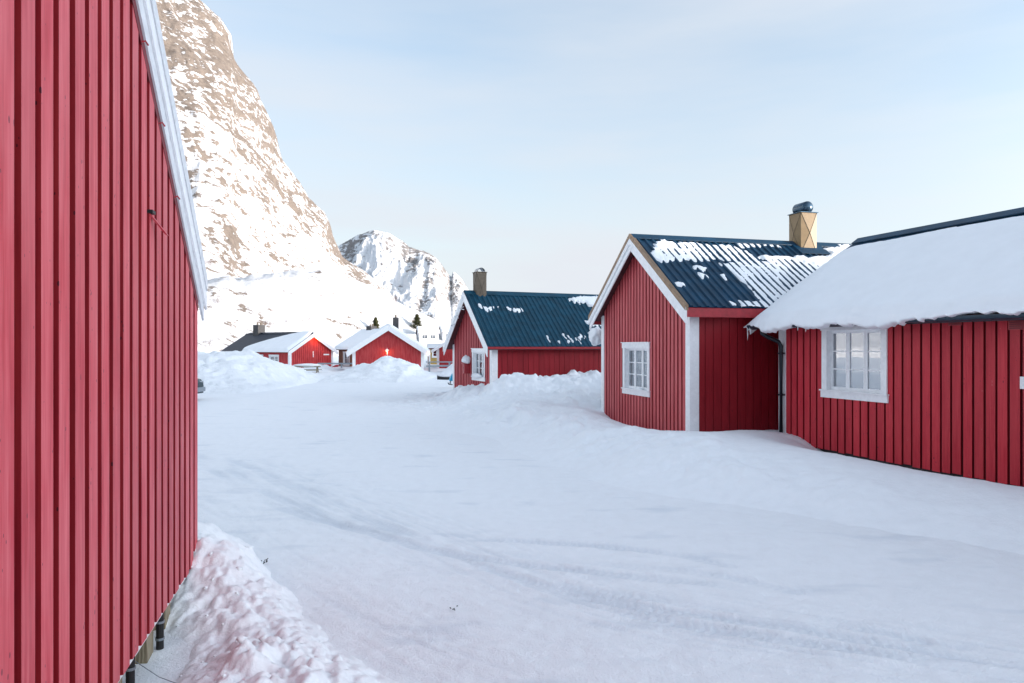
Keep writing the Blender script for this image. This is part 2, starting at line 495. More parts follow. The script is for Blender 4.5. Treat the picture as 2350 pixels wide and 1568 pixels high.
def ground_z(X, Y):
    far = sstep(60, 140, np.hypot(X, Y))
    z = 0.05 * fbm(X * 0.22, Y * 0.22, 3, 11) + 0.016 * fbm(X * 0.9, Y * 0.9, 4, 23)
    z += far * 1.2 * (fbm(X * 0.012, Y * 0.012, 3, 5))
    near = (1 - sstep(14, 30, np.abs(Y))) * (1 - sstep(10, 20, np.abs(X)))
    z += near * (0.012 * fbm(X * 2.6, Y * 3.6, 4, 31, 0.6) + 0.006 * np.abs(fbm(X * 9, Y * 12, 3, 41)) - 0.02 * np.clip(fbm(X * 0.8, Y * 2.2, 3, 45) - 0.28, 0, 1))
    m = (Y > 3.0) & (Y < 15) & (X > -6) & (X < 6)
    if m.any(): z[m] += track_field(X[m], Y[m])[0]
    return z
def track_field(x, y):
    t = np.zeros_like(x); worn = np.zeros_like(x)
    for i, tr in enumerate(tracks):
        d, al = polydist(x, y, tr); wv = 0.10
        ins = sstep(wv, wv * 0.6, np.abs(d))
        lip = np.exp(-((np.abs(d) - wv * 1.15) / 0.02) ** 2)
        tread = 0.5 + 0.5 * np.sin(2 * math.pi * (al / 0.07 + np.abs(d) * 8))
        fade = np.clip(0.5 + 1.3 * fbm(x * 0.7 + i, y * 0.7, 3, 70 + i), 0.0, 1.2)
        t += fade * (-0.016 * ins + 0.013 * ins * tread + 0.010 * lip)
        worn += fade * ins * (0.4 + 0.6 * (1 - tread))
        if i == 0:
            band = np.exp(-((d + 0.1) / 0.55) ** 2) + 0.7 * np.exp(-((d - 1.5) / 0.5) ** 2)
            gr = fbm(d * 16, al * 0.9, 4, 88, 0.6)
            t += band * 0.016 * gr
            worn += band * np.clip(-gr * 1.6, 0, 0.8)
    return t, np.clip(worn, 0, 1)
def axis(segs):
    out = [segs[0][0]]
    for a, b, d0, d1 in segs:
        x = a; 
        while x < b:
            f = (x - a) / (b - a); x += d0 + (d1 - d0) * f
            out.append(min(x, b))
    return np.array(sorted(set(np.round(out, 4))))
xs = axis([(-3000, -300, 300, 60), (-300, -40, 40, 3), (-40, -6, 1.5, 0.08), (-6, -2.6, 0.06, 0.026), (-2.6, 7, 0.024, 0.026), (7, 14, 0.03, 0.12), (14, 60, 0.2, 5), (60, 400, 6, 60), (400, 3000, 70, 300)])
ys = axis([(-400, -20, 60, 4), (-20, 1.6, 2.5, 0.08), (1.6, 9, 0.017, 0.03), (9, 20, 0.032, 0.1), (20, 60, 0.12, 0.6), (60, 200, 0.8, 8), (200, 1000, 10, 80), (1000, 5000, 90, 500)])
GX, GY = np.meshgrid(xs, ys)
GZ = ground_z(GX, GY)
W_ = np.zeros_like(GX)
_m = (GY > 3.0) & (GY < 15) & (GX > -6) & (GX < 6)
W_[_m] = track_field(GX[_m], GY[_m])[1]
W_ += np.clip(fbm(GX * 0.9, GY * 2.6, 4, 47) - 0.30, 0, 1) * 2.2 * (np.abs(GX) < 20)
tag(grid_mesh('snow_ground', GX, GY, GZ, M['road'], {'worn': np.clip(W_, 0, 1)}), kind='structure')

# ------------------------------------------------------------------ mountains and hills
def mountain_mat(name, rockcol, dark, scale):
    m, t, b = new_mat(name)
    at = t.nodes.new('ShaderNodeAttribute'); at.attribute_name = 'rock'
    v = coords(t)
    n1 = N(t, 'ShaderNodeTexNoise', Scale=scale, Detail=9.0, Roughness=0.72)
    t.links.new(v, n1.inputs['Vector'])
    n2 = N(t, 'ShaderNodeTexNoise', Scale=scale * 0.18, Detail=6.0, Roughness=0.6)
    t.links.new(v, n2.inputs['Vector'])
    # ledges and gullies: noise drawn out along the slant of the strata
    mp = t.nodes.new('ShaderNodeMapping'); mp.inputs['Rotation'].default_value = (0, math.radians(-58), 0); mp.inputs['Scale'].default_value = (0.22, 0.6, 1.25)
    t.links.new(v, mp.inputs[0])
    n3 = N(t, 'ShaderNodeTexNoise', Scale=scale * 1.0, Detail=8.0, Roughness=0.7)
    t.links.new(mp.outputs[0], n3.inputs['Vector'])
    av = N(t, 'ShaderNodeMath', operation='ADD'); t.links.new(n1.outputs['Fac'], av.inputs[0]); t.links.new(n3.outputs['Fac'], av.inputs[1])
    ma = N(t, 'ShaderNodeMath', operation='MULTIPLY_ADD'); ma.inputs[1].default_value = 2.6; ma.inputs[2].default_value = -2.05
    t.links.new(av.outputs[0], ma.inputs[0])
    mb_ = N(t, 'ShaderNodeMath', operation='ADD'); t.links.new(ma.outputs[0], mb_.inputs[0]); t.links.new(at.outputs['Fac'], mb_.inputs[1])
    rr = t.nodes.new('ShaderNodeMapRange'); rr.inputs['From Min'].default_value = 0.94; rr.inputs['From Max'].default_value = 1.06
    t.links.new(mb_.outputs[0], rr.inputs['Value'])
    rc = ramp(t, n1.outputs['Fac'], [(0.36, dark), (0.54, rockcol), (0.7, tuple(min(1, q * 1.35) for q in rockcol))])
    rc2 = mix(t, n2.outputs['Fac'], rc, tuple(q * 0.75 for q in rockcol))
    c = mix(t, rr.outputs[0], (0.76, 0.77, 0.79), rc2)
    t.links.new(c, b.inputs['Base Color'])
    b.inputs['Roughness'].default_value = 0.85; b.inputs['Specular IOR Level'].default_value = 0.15
    nb = bump(t, b, n1.outputs['Fac'], 1.2 / scale, 0.5)
    bump(t, b, n3.outputs['Fac'], 1.0 / scale, 0.5, nb)
    return m

def interp(x, tab):
    a = np.array(tab, float); return np.interp(x, a[:, 0], a[:, 1])
# skyline of the near peak: (column, row) of a 2350 px wide picture
sky1 = [(-9000, -4300), (-3000, -1850), (-1200, -960), (-300, -480), (150, -260), (330, -90), (445, -8), (500, 35), (528, 75), (543, 140), (580, 192), (603, 255), (625, 300), (650, 366), (690, 418), (706, 452), (745, 488), (768, 540), (792, 586), (832, 618), (880, 655), (930, 712), (1000, 745), (1080, 772), (1200, 788), (1500, 796)]
def build_mountain1():
    px = np.concatenate([np.linspace(-9000, -1200, 70)[:-1], np.linspace(-1200, 330, 120)[:-1], np.linspace(330, 960, 430)[:-1], np.linspace(960, 1500, 90)])
    v = np.concatenate([np.linspace(0, 1, 520), 1 + np.linspace(0.01, 0.5, 14)])
    PX, V = np.meshgrid(px, v)
    phi = np.arctan((PX - 1175) / 1600)
    T = (795 - interp(PX, sky1)) / 1600 * np.cos(phi)
    R = interp(PX, [(-9000, 520), (-1200, 430), (450, 400), (700, 410), (950, 470), (1500, 620)])
    F = interp(PX, [(-9000, 90), (-1200, 95), (450, 120), (950, 165), (1500, 220)])
    RH = F + (R - F) * np.minimum(V, 1) + (R - F) * np.clip(V - 1, 0, 1)
    zr = T * R
    steep = interp(PX, [(-9000, 0.8), (330, 0.85), (560, 0.8), (700, 0.55), (850, 0.2), (1500, 0.0)])
    vv = np.minimum(V, 1)
    g = (1 - steep) * (0.55 * vv + 0.45 * vv ** 1.8) + steep * (0.22 * vv + 0.16 * vv ** 2 + 0.62 * sstep(0.38, 1.02, vv) ** 1.15)
    g /= np.maximum(1e-6, (1 - steep) * 1.0 + steep * (0.38 + 0.62 * float(sstep(0.38, 1.02, np.array(1.0))) ** 1.15))
    Z = zr * g
    X = RH * np.sin(phi); Y = RH * np.cos(phi)
    # rounded knoll in front of the foot, a gully on its left
    kx, ky = P(800, 700, 190)[:2]
    Z += 15 * np.exp(-(((X - kx) / 46) ** 2 + ((Y - ky) / 48) ** 2)) * sstep(0.0, 0.18, V)
    kx, ky = P(540, 700, 205)[:2]
    Z -= 8 * np.exp(-(((X - kx) / 16) ** 2 + ((Y - ky) / 60) ** 2)) * sstep(0.0, 0.2, V)
    back = np.clip(V - 1, 0, 1)
    Z -= back * zr * 1.2
    hf = sstep(4, 60, Z)
    # crags: ridges that run down and to the right, seen in slanted coordinates
    s = X * 0.9 + Z * 0.62; q = Y * 0.5 + Z * 0.35
    n1 = ridged(s * 0.018, q * 0.012, 5, 3)
    n2 = ridged(s * 0.075, (Y + Z) * 0.030, 4, 9)
    edge = 1 - 0.75 * sstep(0.93, 1.0, V) * (1 - back)
    Z2 = Z + edge * hf * (7.5 * (n1 - 1.0) + 2.2 * (n2 - 1.0)) + 0.6 * fbm(X * 0.05, Y * 0.05, 4, 77) * sstep(0, .1, V)
    # push crags sideways as well
    X2 = X + hf * 3.0 * fbm(s * 0.05, Z * 0.03, 3, 51); Y2 = Y + hf * 3.5 * fbm(s * 0.06, Z * 0.04, 4, 52)
    # rock where it is steep
    dzv = np.gradient(Z2, axis=0); dr = np.maximum(np.gradient(RH, axis=0), 1e-3)
    sl = np.clip(dzv / dr, -3, 3)
    streak = fbm(s * 0.10 + 0.5 * Y * 0.03, (Z * 0.9 - X * 0.35) * 0.028, 5, 15, 0.6)
    streak2 = fbm(s * 0.34, (Z - X * 0.4) * 0.10, 4, 33, 0.6)
    hgt = interp(np.clip(vv, 0, 1), [(0, -0.34), (0.25, -0.16), (0.48, -0.13), (0.62, -0.09), (0.78, 0.15), (0.88, 0.26), (1, 0.22)])
    side = interp(PX, [(-300, -0.10), (100, 0.0), (330, 0.08), (560, 0.03), (660, -0.06), (720, -0.03), (850, -0.14), (1000, -0.25)])
    side = side + 0.04 * sstep(0.66, 0.8, vv) * (1 - sstep(470, 560, PX)) * sstep(100, 300, PX)
    rightedge = 0.16 * sstep(0.80, 0.97, vv) * sstep(560, 640, PX) * (1 - sstep(790, 830, PX))
    rock = 0.335 + hgt + side + rightedge + 0.42 * streak + 0.40 * streak2 + 0.13 * np.clip(sl - 0.9, -1, 1.2)
    # outcrops round the knoll
    kn = 0.34 * ridged(X * 0.03, Y * 0.11, 4, 61) * np.exp(-((V - 0.30) / 0.14) ** 2) * sstep(590, 680, PX) * (1 - sstep(860, 960, PX))
    rock += 0.9 * np.clip(kn - 0.12, 0, 1)
    bx = np.exp(-(((PX - 527) / 24) ** 2 + ((V - 0.50) / 0.035) ** 2)); rock += 0.75 * bx
    rock = np.where(V > 1.02, 0.3, rock)
    lowz = sstep(0, 0.03, V)
    Z2 = Z2 * lowz + (1 - lowz) * (-2.5)
    m = mountain_mat('mountain_rock_and_snow', (0.27, 0.225, 0.19), (0.10, 0.085, 0.075), 0.34)
    return tag(grid_mesh('mountain', X2, Y2, Z2, m, {'rock': rock}), kind='structure')
build_mountain1()

sky2 = [(640, 640), (740, 590), (786, 556), (800, 548), (822, 537), (858, 527), (888, 531), (910, 541), (928, 552), (938, 562), (965, 572), (985, 579), (1003, 592), (1018, 612), (1031, 632), (1036, 636), (1040, 622), (1052, 632), (1066, 650), (1078, 672), (1110, 700), (1180, 735), (1300, 765), (1500, 785), (2200, 795)]
def build_mountain2():
    px = np.concatenate([np.linspace(640, 1130, 330)[:-1], np.linspace(1130, 2200, 60)])
    v = np.concatenate([np.linspace(0, 1, 300), 1 + np.linspace(0.02, 0.5, 8)])
    PX, V = np.meshgrid(px, v)
    phi = np.arctan((PX - 1175) / 1600)
    T = (795 - interp(PX, sky2)) / 1600 * np.cos(phi)
    R = interp(PX, [(640, 1350), (1000, 1300), (1040, 1420), (2200, 1700)]); F = R * 0.55
    RH = F + (R - F) * V
    vv = np.minimum(V, 1)
    zr = T * R
    Z = zr * (0.30 * vv + 0.70 * vv ** 2.2)
    X = RH * np.sin(phi); Y = RH * np.cos(phi)
    back = np.clip(V - 1, 0, 1); Z -= back * zr * 1.5
    n1 = ridged((X + 0.3 * Z) * 0.016, Y * 0.0035, 5, 203)
    edge = (1 - 0.8 * sstep(0.9, 1.0, V))
    Z2 = Z + edge * sstep(8, 90, Z) * 16 * (n1 - 1.0)
    streak = fbm((X + Z * 0.45) * 0.035, (Z - X * 0.2) * 0.012, 5, 215, 0.6)
    st2 = fbm(X * 0.11, (Z - X * 0.3) * 0.05, 4, 216, 0.6)
    hgt = interp(vv, [(0, -0.2), (0.45, -0.12), (0.7, 0.05), (0.9, 0.12), (1, 0.22)])
    right = interp(PX, [(640, 0.0), (800, 0.02), (850, -0.06), (900, -0.10), (940, 0.0), (1070, 0.08), (1200, -0.1)])
    bowl = -0.32 * np.exp(-(((PX - 885) / 42) ** 2)) * sstep(0.97, 0.9, vv)
    rock = 0.27 + hgt + right + bowl + 0.6 * streak + 0.35 * st2 + 0.10 * (1.2 - n1)
    m = mountain_mat('far_mountain_rock_and_snow', (0.30, 0.28, 0.27), (0.17, 0.16, 0.17), 0.10)
    Z2 = np.where(V < 0.01, -5, Z2)
    return tag(grid_mesh('mountain', X, Y, Z2, m, {'rock': rock}), kind='structure')
build_mountain2()

# an unseen ridge behind the photographer, towards the low sun: it keeps the yard in shade,
# its crest shaped for that, with a notch cut to let sun onto one roof
TANE = math.tan(el); HD = 110.0
def shade_hill():
    c = np.linspace(-260, 330, 620); a = np.linspace(-55, 90, 60)
    A, Cc = np.meshgrid(a, c)
    H = interp(Cc, [(-260, 10), (-120, 16), (-20, 19), (6, 18.4), (12.5, 17.6), (15.2, 16.6), (16.6, 15.15), (21.0, 15.05), (22.4, 16.4), (24.5, 18.0), (34, 18.2), (46, 18.2), (60, 18.4), (75, 18.2), (95, 15.5), (160, 10), (330, 3)])
    prof = np.where(A < 0, sstep(-55, 0, A) ** 0.9, 1 - 0.5 * sstep(0, 90, A))
    Z = H * prof - 0.5
    Z += 0.6 * fbm(Cc * 0.1, A * 0.1, 4, 400) * sstep(4, 25, np.abs(A))
    D = HD + A
    X = SH[0] * D + PERP[0] * Cc; Y = SH[1] * D + PERP[1] * Cc
    rock = 0.12 + 0.6 * fbm(X * 0.09, Y * 0.09, 5, 410)
    m = mountain_mat('hill_rock_and_snow', (0.25, 0.2, 0.15), (0.1, 0.09, 0.08), 0.4)
    tag(grid_mesh('hill', X, Y, Z + 0.5, m, {'rock': rock}), kind='structure')
shade_hill()

# ------------------------------------------------------------------ snow banks
def tps(points):
    p = np.array(points, float); n = len(p)
    def U(r2): return np.where(r2 > 1e-12, r2 * np.log(r2 + 1e-12), 0)
    d2 = ((p[:, None, :2] - p[None, :, :2]) ** 2).sum(-1)
    K = U(d2) + np.eye(n) * 0.02
    A = np.zeros((n + 3, n + 3)); A[:n, :n] = K; A[:n, n] = 1; A[:n, n + 1:] = p[:, :2]; A[n, :n] = 1; A[n + 1:, :n] = p[:, :2].T
    wv = np.linalg.solve(A, np.concatenate([p[:, 2], [0, 0, 0]]))
    def f(X, Y):
        z = wv[n] + wv[n + 1] * X + wv[n + 2] * Y
        for i in range(n):
            z = z + wv[i] * U((X - p[i, 0]) ** 2 + (Y - p[i, 1]) ** 2)
        return z
    return f
def seen(x, y, Y): return P(x, y, Y)
drift_pts = [
    # against the walls
    seen(1390, 948, 18.2), seen(1430, 984, 17.2), seen(1500, 998, 15.9), seen(1590, 1000, 13.9), seen(1640, 994, 14.0), seen(1690, 988, 14.2), seen(1780, 993, 13.7),
    seen(1850, 1016, 12.95), seen(1900, 1046, 12.45), seen(2050, 1078, 11.1), seen(2200, 1100, 10.05), seen(2350, 1134, 9.1),
    seen(1042, 903, 27.0), seen(1080, 893, 25.0), seen(1110, 900, 23.9), seen(1135, 903, 23.0), seen(1165, 866, 22.9), seen(1200, 872, 23.3), seen(1240, 880, 23.8), seen(1300, 866, 24.2), seen(1345, 866, 24.6), seen(1383, 872, 24.9),
    # the crest in front
    seen(1150, 938, 18.6), seen(1300, 925, 18.9), seen(1250, 905, 21.0), (0.6, 17.4, 0.50), (-0.4, 19.0, 0.36), (1.7, 15.8, 0.50), (0.9, 14.8, 0.36), (2.1, 12.6, 0.40), (3.0, 11.0, 0.47), (4.2, 9.6, 0.45), (4.3, 8.6, 0.34), (5.5, 8.2, 0.36), (5.2, 7.2, 0.24), (6.2, 7.0, 0.30),
    (4.6, 12.3, 0.30), (4.9, 13.2, 0.32), (5.3, 11.2, 0.14),
    # the foot on the road
    PZ(880, 930, -0.06), PZ(930, 955, -0.06), PZ(1100, 1015, -0.06), PZ(1260, 1085, -0.08), PZ(1600, 1175, -0.08), PZ(2000, 1250, -0.08), PZ(2350, 1320, -0.08), PZ(1020, 915, 0.0),
    (9, 9.3, 0.1), (10.5, 11.5, 0.1), (9.5, 5, -0.1), (7.5, 4.6, -0.12), (5, 5.2, -0.12), (0, 9.5, -0.14), (-1.6, 14, -0.14), (-3.6, 21, -0.12), (-5, 27, -0.1), (3, 6.4, -0.14),
    (5, 26, 0.7), (8, 26, 0.6), (4.2, 20.5, 0.5), (2.4, 21.0, 0.62), (7, 16, 0.2), (10, 17, 0.2), (-2.5, 28.4, 0.0), (7, 13, 0.2), (-3.6, 28, -0.02)]
_tps = tps(drift_pts)
def drift_bank():
    x = axis([(-5.2, 1, 0.05, 0.032), (1, 8.2, 0.032, 0.03), (8.2, 11, 0.06, 0.15)]); y = axis([(5.0, 12, 0.022, 0.034), (12, 28.5, 0.036, 0.065)])
    X, Y = np.meshgrid(x, y)
    Z = _tps(X, Y)
    Z = Z + 0.07 * fbm(X * 0.75, Y * 0.75, 4, 512) * sstep(0.35, 0.0, Z) * sstep(14, 11, Y)
    rough = sstep(0.02, 0.3, Z)
    near_wall = np.exp(-((X - (3.0 + (14 - Y) * 0.3)) / 1.3) ** 2) * sstep(19.5, 17.5, Y)
    smoothz = np.clip(near_wall + 0.85 * np.exp(-((X - (5.1 + (12 - Y) * 0.33)) / 1.0) ** 2) * sstep(14, 13, Y), 0, 1)
    smoothz = np.maximum(smoothz, np.exp(-(((X - 4.7) / 1.3) ** 2 + ((Y - 13.6) / 1.3) ** 2)))
    k = rough * (1 - 0.93 * smoothz)
    far = sstep(20.0, 22.5, Y)
    Z = Z + k * (0.12 * fbm(X * 0.9, Y * 0.9, 3, 501) + 0.055 * billow(X * 2.2, Y * 2.2, 4, 502)) + 0.012 * k * fbm(X * 9, Y * 9, 3, 503) + k * 0.6 * clods(X, Y, 0.38, 505) * sstep(0.05, 0.35, fbm(X * 0.8, Y * 0.8, 2, 506) + 0.12)
    Z += far * (0.7 * clods(X, Y, 0.5, 507) - 0.05)
    # wind-cut terrace line
    Z += (1 - smoothz) * 0.05 * np.tanh(fbm(X * 0.55 + 9, Y * 0.8, 3, 509) * 9) * rough
    G = ground_z(X, Y)
    Z = np.where(Z < 0.1, G + (Z - 0.0) * 1.0 - 0.0, Z + G * np.clip(1 - Z, 0, 1))
    keep = Z > G - 0.03
    tag(grid_mesh('snow_bank', X, Y, Z, M['pilesnow2'], keep=keep), 'long smooth snow bank drifted up against the right-hand red cabins', 'snow bank')
M['pilesnow2'] = snow_mat('drifted_snow', 38, 6.0, 0.55, 0.012)
drift_bank()

def mound(label, profile_pts, ycen, depth, seed, bbox, size=0.5, res=0.07):
    """ploughed heap: crest heights seen from the road, falling off to both sides"""
    x = np.arange(bbox[0], bbox[1], res); y = np.arange(bbox[2], bbox[3], res * 1.2)
    X, Y = np.meshgrid(x, y)
    cx = [(p[0] - 1175) / 1600 * ycen for p in profile_pts]; cz = [EYE - (p[1] - 795) / 1600 * ycen for p in profile_pts]
    Hc = np.interp(X, cx, cz)
    fall = 1 - np.clip(np.abs(Y - ycen - 0.5 * fbm(X * 0.4, Y * 0.1, 2, seed)) / depth, 0, 1) ** 1.35
    Z = np.maximum(Hc, 0) * fall
    k = sstep(0.02, 0.4, Z)
    Z = Z + k * (0.16 * fbm(X * 0.9, Y * 0.9, 4, seed + 1) + 0.55 * clods(X, Y, size, seed + 2) * (0.35 + sstep(-0.1, 0.25, fbm(X * 0.6, Y * 0.6, 2, seed + 3))) - 0.12)
    Z -= 0.10 * (1 - sstep(0, 0.12, Z))
    G = ground_z(X, Y)
    tag(grid_mesh('snow_pile', X, Y, G + Z, M['pilesnow'], keep=Z > -0.06), label, 'snow pile', 'ploughed snow piles')
mound('broad ploughed snow pile at the left behind the near red wall', [(-200, 900), (60, 850), (250, 822), (400, 806), (470, 806), (560, 803), (590, 812), (625, 828), (660, 852), (690, 872), (720, 889), (760, 895)], 36, 7.5, 600, (-30, -8.5, 28, 44.5), 0.6, 0.09)
mound('rounded ploughed snow pile in front of the gable with the lit lamp', [(700, 893), (760, 873), (800, 848), (830, 836), (860, 829), (885, 817), (905, 820), (930, 828), (950, 830), (958, 846), (985, 858), (1020, 872), (1060, 893)], 44, 7.0, 640, (-13.5, -2.5, 36.5, 51.5), 0.5, 0.08)
mound('low snow pile beside the gable with the orange glow', [(650, 880), (690, 846), (715, 838), (745, 838), (775, 846), (800, 855), (840, 872)], 56, 3.2, 670, (-20, -10, 52, 60), 0.5, 0.1)
mound('snow heap behind the birdhouse cabin beside the jetty', [(985, 880), (1010, 858), (1035, 835), (1060, 820), (1120, 822), (1180, 850)], 48, 4, 690, (-6, 1, 43, 53), 0.5, 0.1)

def crumb_bank():
    x = axis([(-4.2, -2.7, 0.06, 0.02), (-2.7, 0.4, 0.0125, 0.0125)]); y = axis([(1.3, 6, 0.0125, 0.014), (6, 9.5, 0.018, 0.04)])
    X, Y = np.meshgrid(x, y)
    pts = [seen(455, 1192, 6.3), seen(500, 1205, 6.3), PZ(540, 1262, 0.12), PZ(620, 1330, 0.0), PZ(760, 1410, 0.0), PZ(900, 1568, 0.09), PZ(1010, 1568, -0.01), PZ(700, 1330, -0.08), PZ(620, 1240, -0.14), PZ(560, 1180, -0.16), PZ(800, 1240, -0.2), PZ(700, 1180, -0.2), PZ(480, 1150, -0.14),
           (-2.35, 4.6, -0.04), (-2.15, 3.8, -0.06), (-1.75, 4.2, 0.12), (-1.6, 3.6, 0.17), (-1.35, 3.2, 0.22), (-1.15, 2.9, 0.23), (-0.75, 2.9, 0.13), (-1.5, 4.6, 0.13), (-1.9, 5.2, 0.16), (-2.1, 5.8, 0.30), (-3.0, 5.4, 0.2), (-2.9, 6.6, 0.28),
           (-3.2, 3.5, 0.05), (-1.3, 2.2, 0.24), (-1.9, 2.6, 0.1), (-0.3, 2.2, -0.1), (-2.4, 7.6, -0.1), (-3.6, 8.2, -0.1), (-2.0, 6.7, -0.14), (-1.5, 6.2, -0.06), (-0.9, 4.8, -0.06), (0.3, 3.4, -0.14), (0.3, 1.5, -0.14), (-3, 2, 0.05)]
    f = tps(pts)
    Z = f(X, Y) - 0.03 - 0.04 * sstep(-2.2, -1.0, X)
    k = sstep(-0.08, 0.14, Z)
    big = sstep(5.2, 4.2, Y)
    Z = Z + k * (0.045 * fbm(X * 2.0, Y * 2.0, 3, 801) + 0.78 * (0.40 + 0.60 * big) * (1.25 * clods(X, Y, 0.23, 803) + 1.0 * clods(X + 3, Y, 0.10, 806) * 1.0 + 0.9 * clods(X + 9, Y + 2, 0.42, 808) * sstep(0.0, 0.3, fbm(X * 1.5 + 5, Y * 1.5, 2, 809)) + 0.0 * clods(X + 3, Y, 0.085, 806) * sstep(-0.2, 0.3, fbm(X * 2, Y * 2, 2, 804))) + 0.020 * fbm(X * 14, Y * 14, 3, 805)) - 0.05 * k
    G = ground_z(X, Y)
    # loose broken chunks lying on and beside the bank
    rr = random.Random(31); mb = MB(); H = G + Z; n_ = 0
    while n_ < 150:
        i = rr.randrange(len(y)); j = rr.randrange(len(x))
        if not (-0.02 < Z[i, j] < 0.6) or not (-2.7 < x[j] < 0.5) or y[i] > 7: continue
        if y[i] > 4.6 and rr.random() < 0.5: continue
        sz = 0.010 + 0.032 * rr.random() ** 3; cx_, cy_, cz_ = x[j], y[i], H[i, j] - sz * 0.1
        k = len(mb.v); pts_ = []
        for q in ((1, 0, 0), (-1, 0, 0), (0, 1, 0), (0, -1, 0), (0, 0, 1), (0, 0, -1), (.6, .6, .6), (-.6, .6, .5), (.6, -.6, .5), (-.6, -.6, .6)):
            pts_.append(tuple(c_ + q_ * sz * rr.uniform(0.45, 1.4) for c_, q_ in zip((cx_, cy_, cz_), q)))
        mb.v += pts_
        for f_ in ((0, 6, 8), (6, 4, 8), (8, 4, 9), (9, 4, 7), (7, 4, 6), (0, 8, 3), (8, 9, 3), (9, 1, 3), (9, 7, 1), (7, 2, 1), (7, 6, 2), (6, 0, 2), (0, 3, 5), (3, 1, 5), (1, 2, 5), (2, 0, 5)): mb.f.append(tuple(k + q for q in f_))
        n_ += 1
    tag(mb.build('snow_chunks', M['crumb'], smooth=True), 'loose crumbs and chunks of snow scattered over the lumpy bank', 'snow', kind='stuff')
    tag(grid_mesh('snow_bank', X, Y, G + Z, M['crumb'], keep=Z > -0.03), 'crumbled lumpy snow bank at the foot of the near red wall', 'snow bank')
crumb_bank()

# ------------------------------------------------------------------ house kit
class Face:
    """a wall of a house in house coordinates: point = o + s*u + n*d (+ z)"""
    def __init__(f, o, u, n): f.o = Vector((*o, 0)); f.u = Vector((*u, 0)); f.n = Vector((*n, 0))
    def p(f, s, z, d=0.0): return f.o + f.u * s + f.n * d + Vector((0, 0, z))
def clip_iv(z0, z1, cuts):
    iv = [(z0, z1)]
    for c0, c1 in cuts:
        out = []
        for a, b in iv:
            if c1 <= a or c0 >= b: out.append((a, b)); continue
            if c0 > a: out.append((a, c0))
            if c1 < b: out.append((c1, b))
        iv = out
    return iv
def wall_backing(face, L, zb, top, brk, openings, mat, parent, th=0.10, name='wall', d=0.0):
    xs_ = sorted(set([0, L] + brk + [v for o in openings for v in (o[0], o[1])]))
    mb = MB()
    for a, b in zip(xs_[:-1], xs_[1:]):
        mid = (a + b) / 2
        cuts = [(o[2], o[3]) for o in openings if o[0] <= mid <= o[1]]
        ta, tb = top(a), top(b)
        for z0, z1 in clip_iv(zb, min(ta, tb) if cuts else 1e9, cuts):
            za, zb_ = (ta, tb) if z1 > 1e8 or abs(z1 - min(ta, tb)) < 1e-6 else (z1, z1)
            mb.poly_prism([face.p(a, z0, d), face.p(b, z0, d), face.p(b, zb_, d), face.p(a, za, d)], -face.n * th)
    return mb.build(name, mat, parent)
def siding(face, L, zb, top, openings, mat, parent, pitch, bw, th, joined=False, s0=0.0, jag=0.012, name='siding_board', seed=1, ends=0.0, edge=None):
    r = random.Random(seed)
    n = int(round((L - ends * 2) / pitch)); pitch = (L - ends * 2) / n
    allmb = MB()
    for i in range(n):
        a = ends + i * pitch + (pitch - bw) / 2 + s0 + r.uniform(-0.003, 0.003); b = min(a + bw, L)
        if b - a < 0.02: continue
        cuts = [(o[2], o[3]) for o in openings if o[0] < b - 0.01 and o[1] > a + 0.01]
        mid = (a + b) / 2
        t = min(top(a), top(b)) if (top(a) - top(mid)) * (top(b) - top(mid)) > 0 else None
        th_ = th + r.uniform(-0.002, 0.002)
        zz = zb + r.uniform(-jag, jag)
        for z0, z1 in clip_iv(zz, 99, cuts):
            ta, tb = (top(a), top(b)) if z1 > 98 else (z1, z1)
            mb = allmb if joined else MB()
            mb.poly_prism([face.p(a, z0, 0.002), face.p(b, z0, 0.002), face.p(b, tb, 0.002), face.p(a, ta, 0.002)], face.n * th_)
            if not joined:
                bo = mb.build(name, mat, parent)
                if edge:      # narrow edges get a darker red, with the shade of the gaps painted in
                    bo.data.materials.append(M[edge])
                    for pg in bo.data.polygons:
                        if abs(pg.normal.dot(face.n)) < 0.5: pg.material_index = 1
    if joined: return tag(allmb.build('siding', mat, parent), kind='stuff')

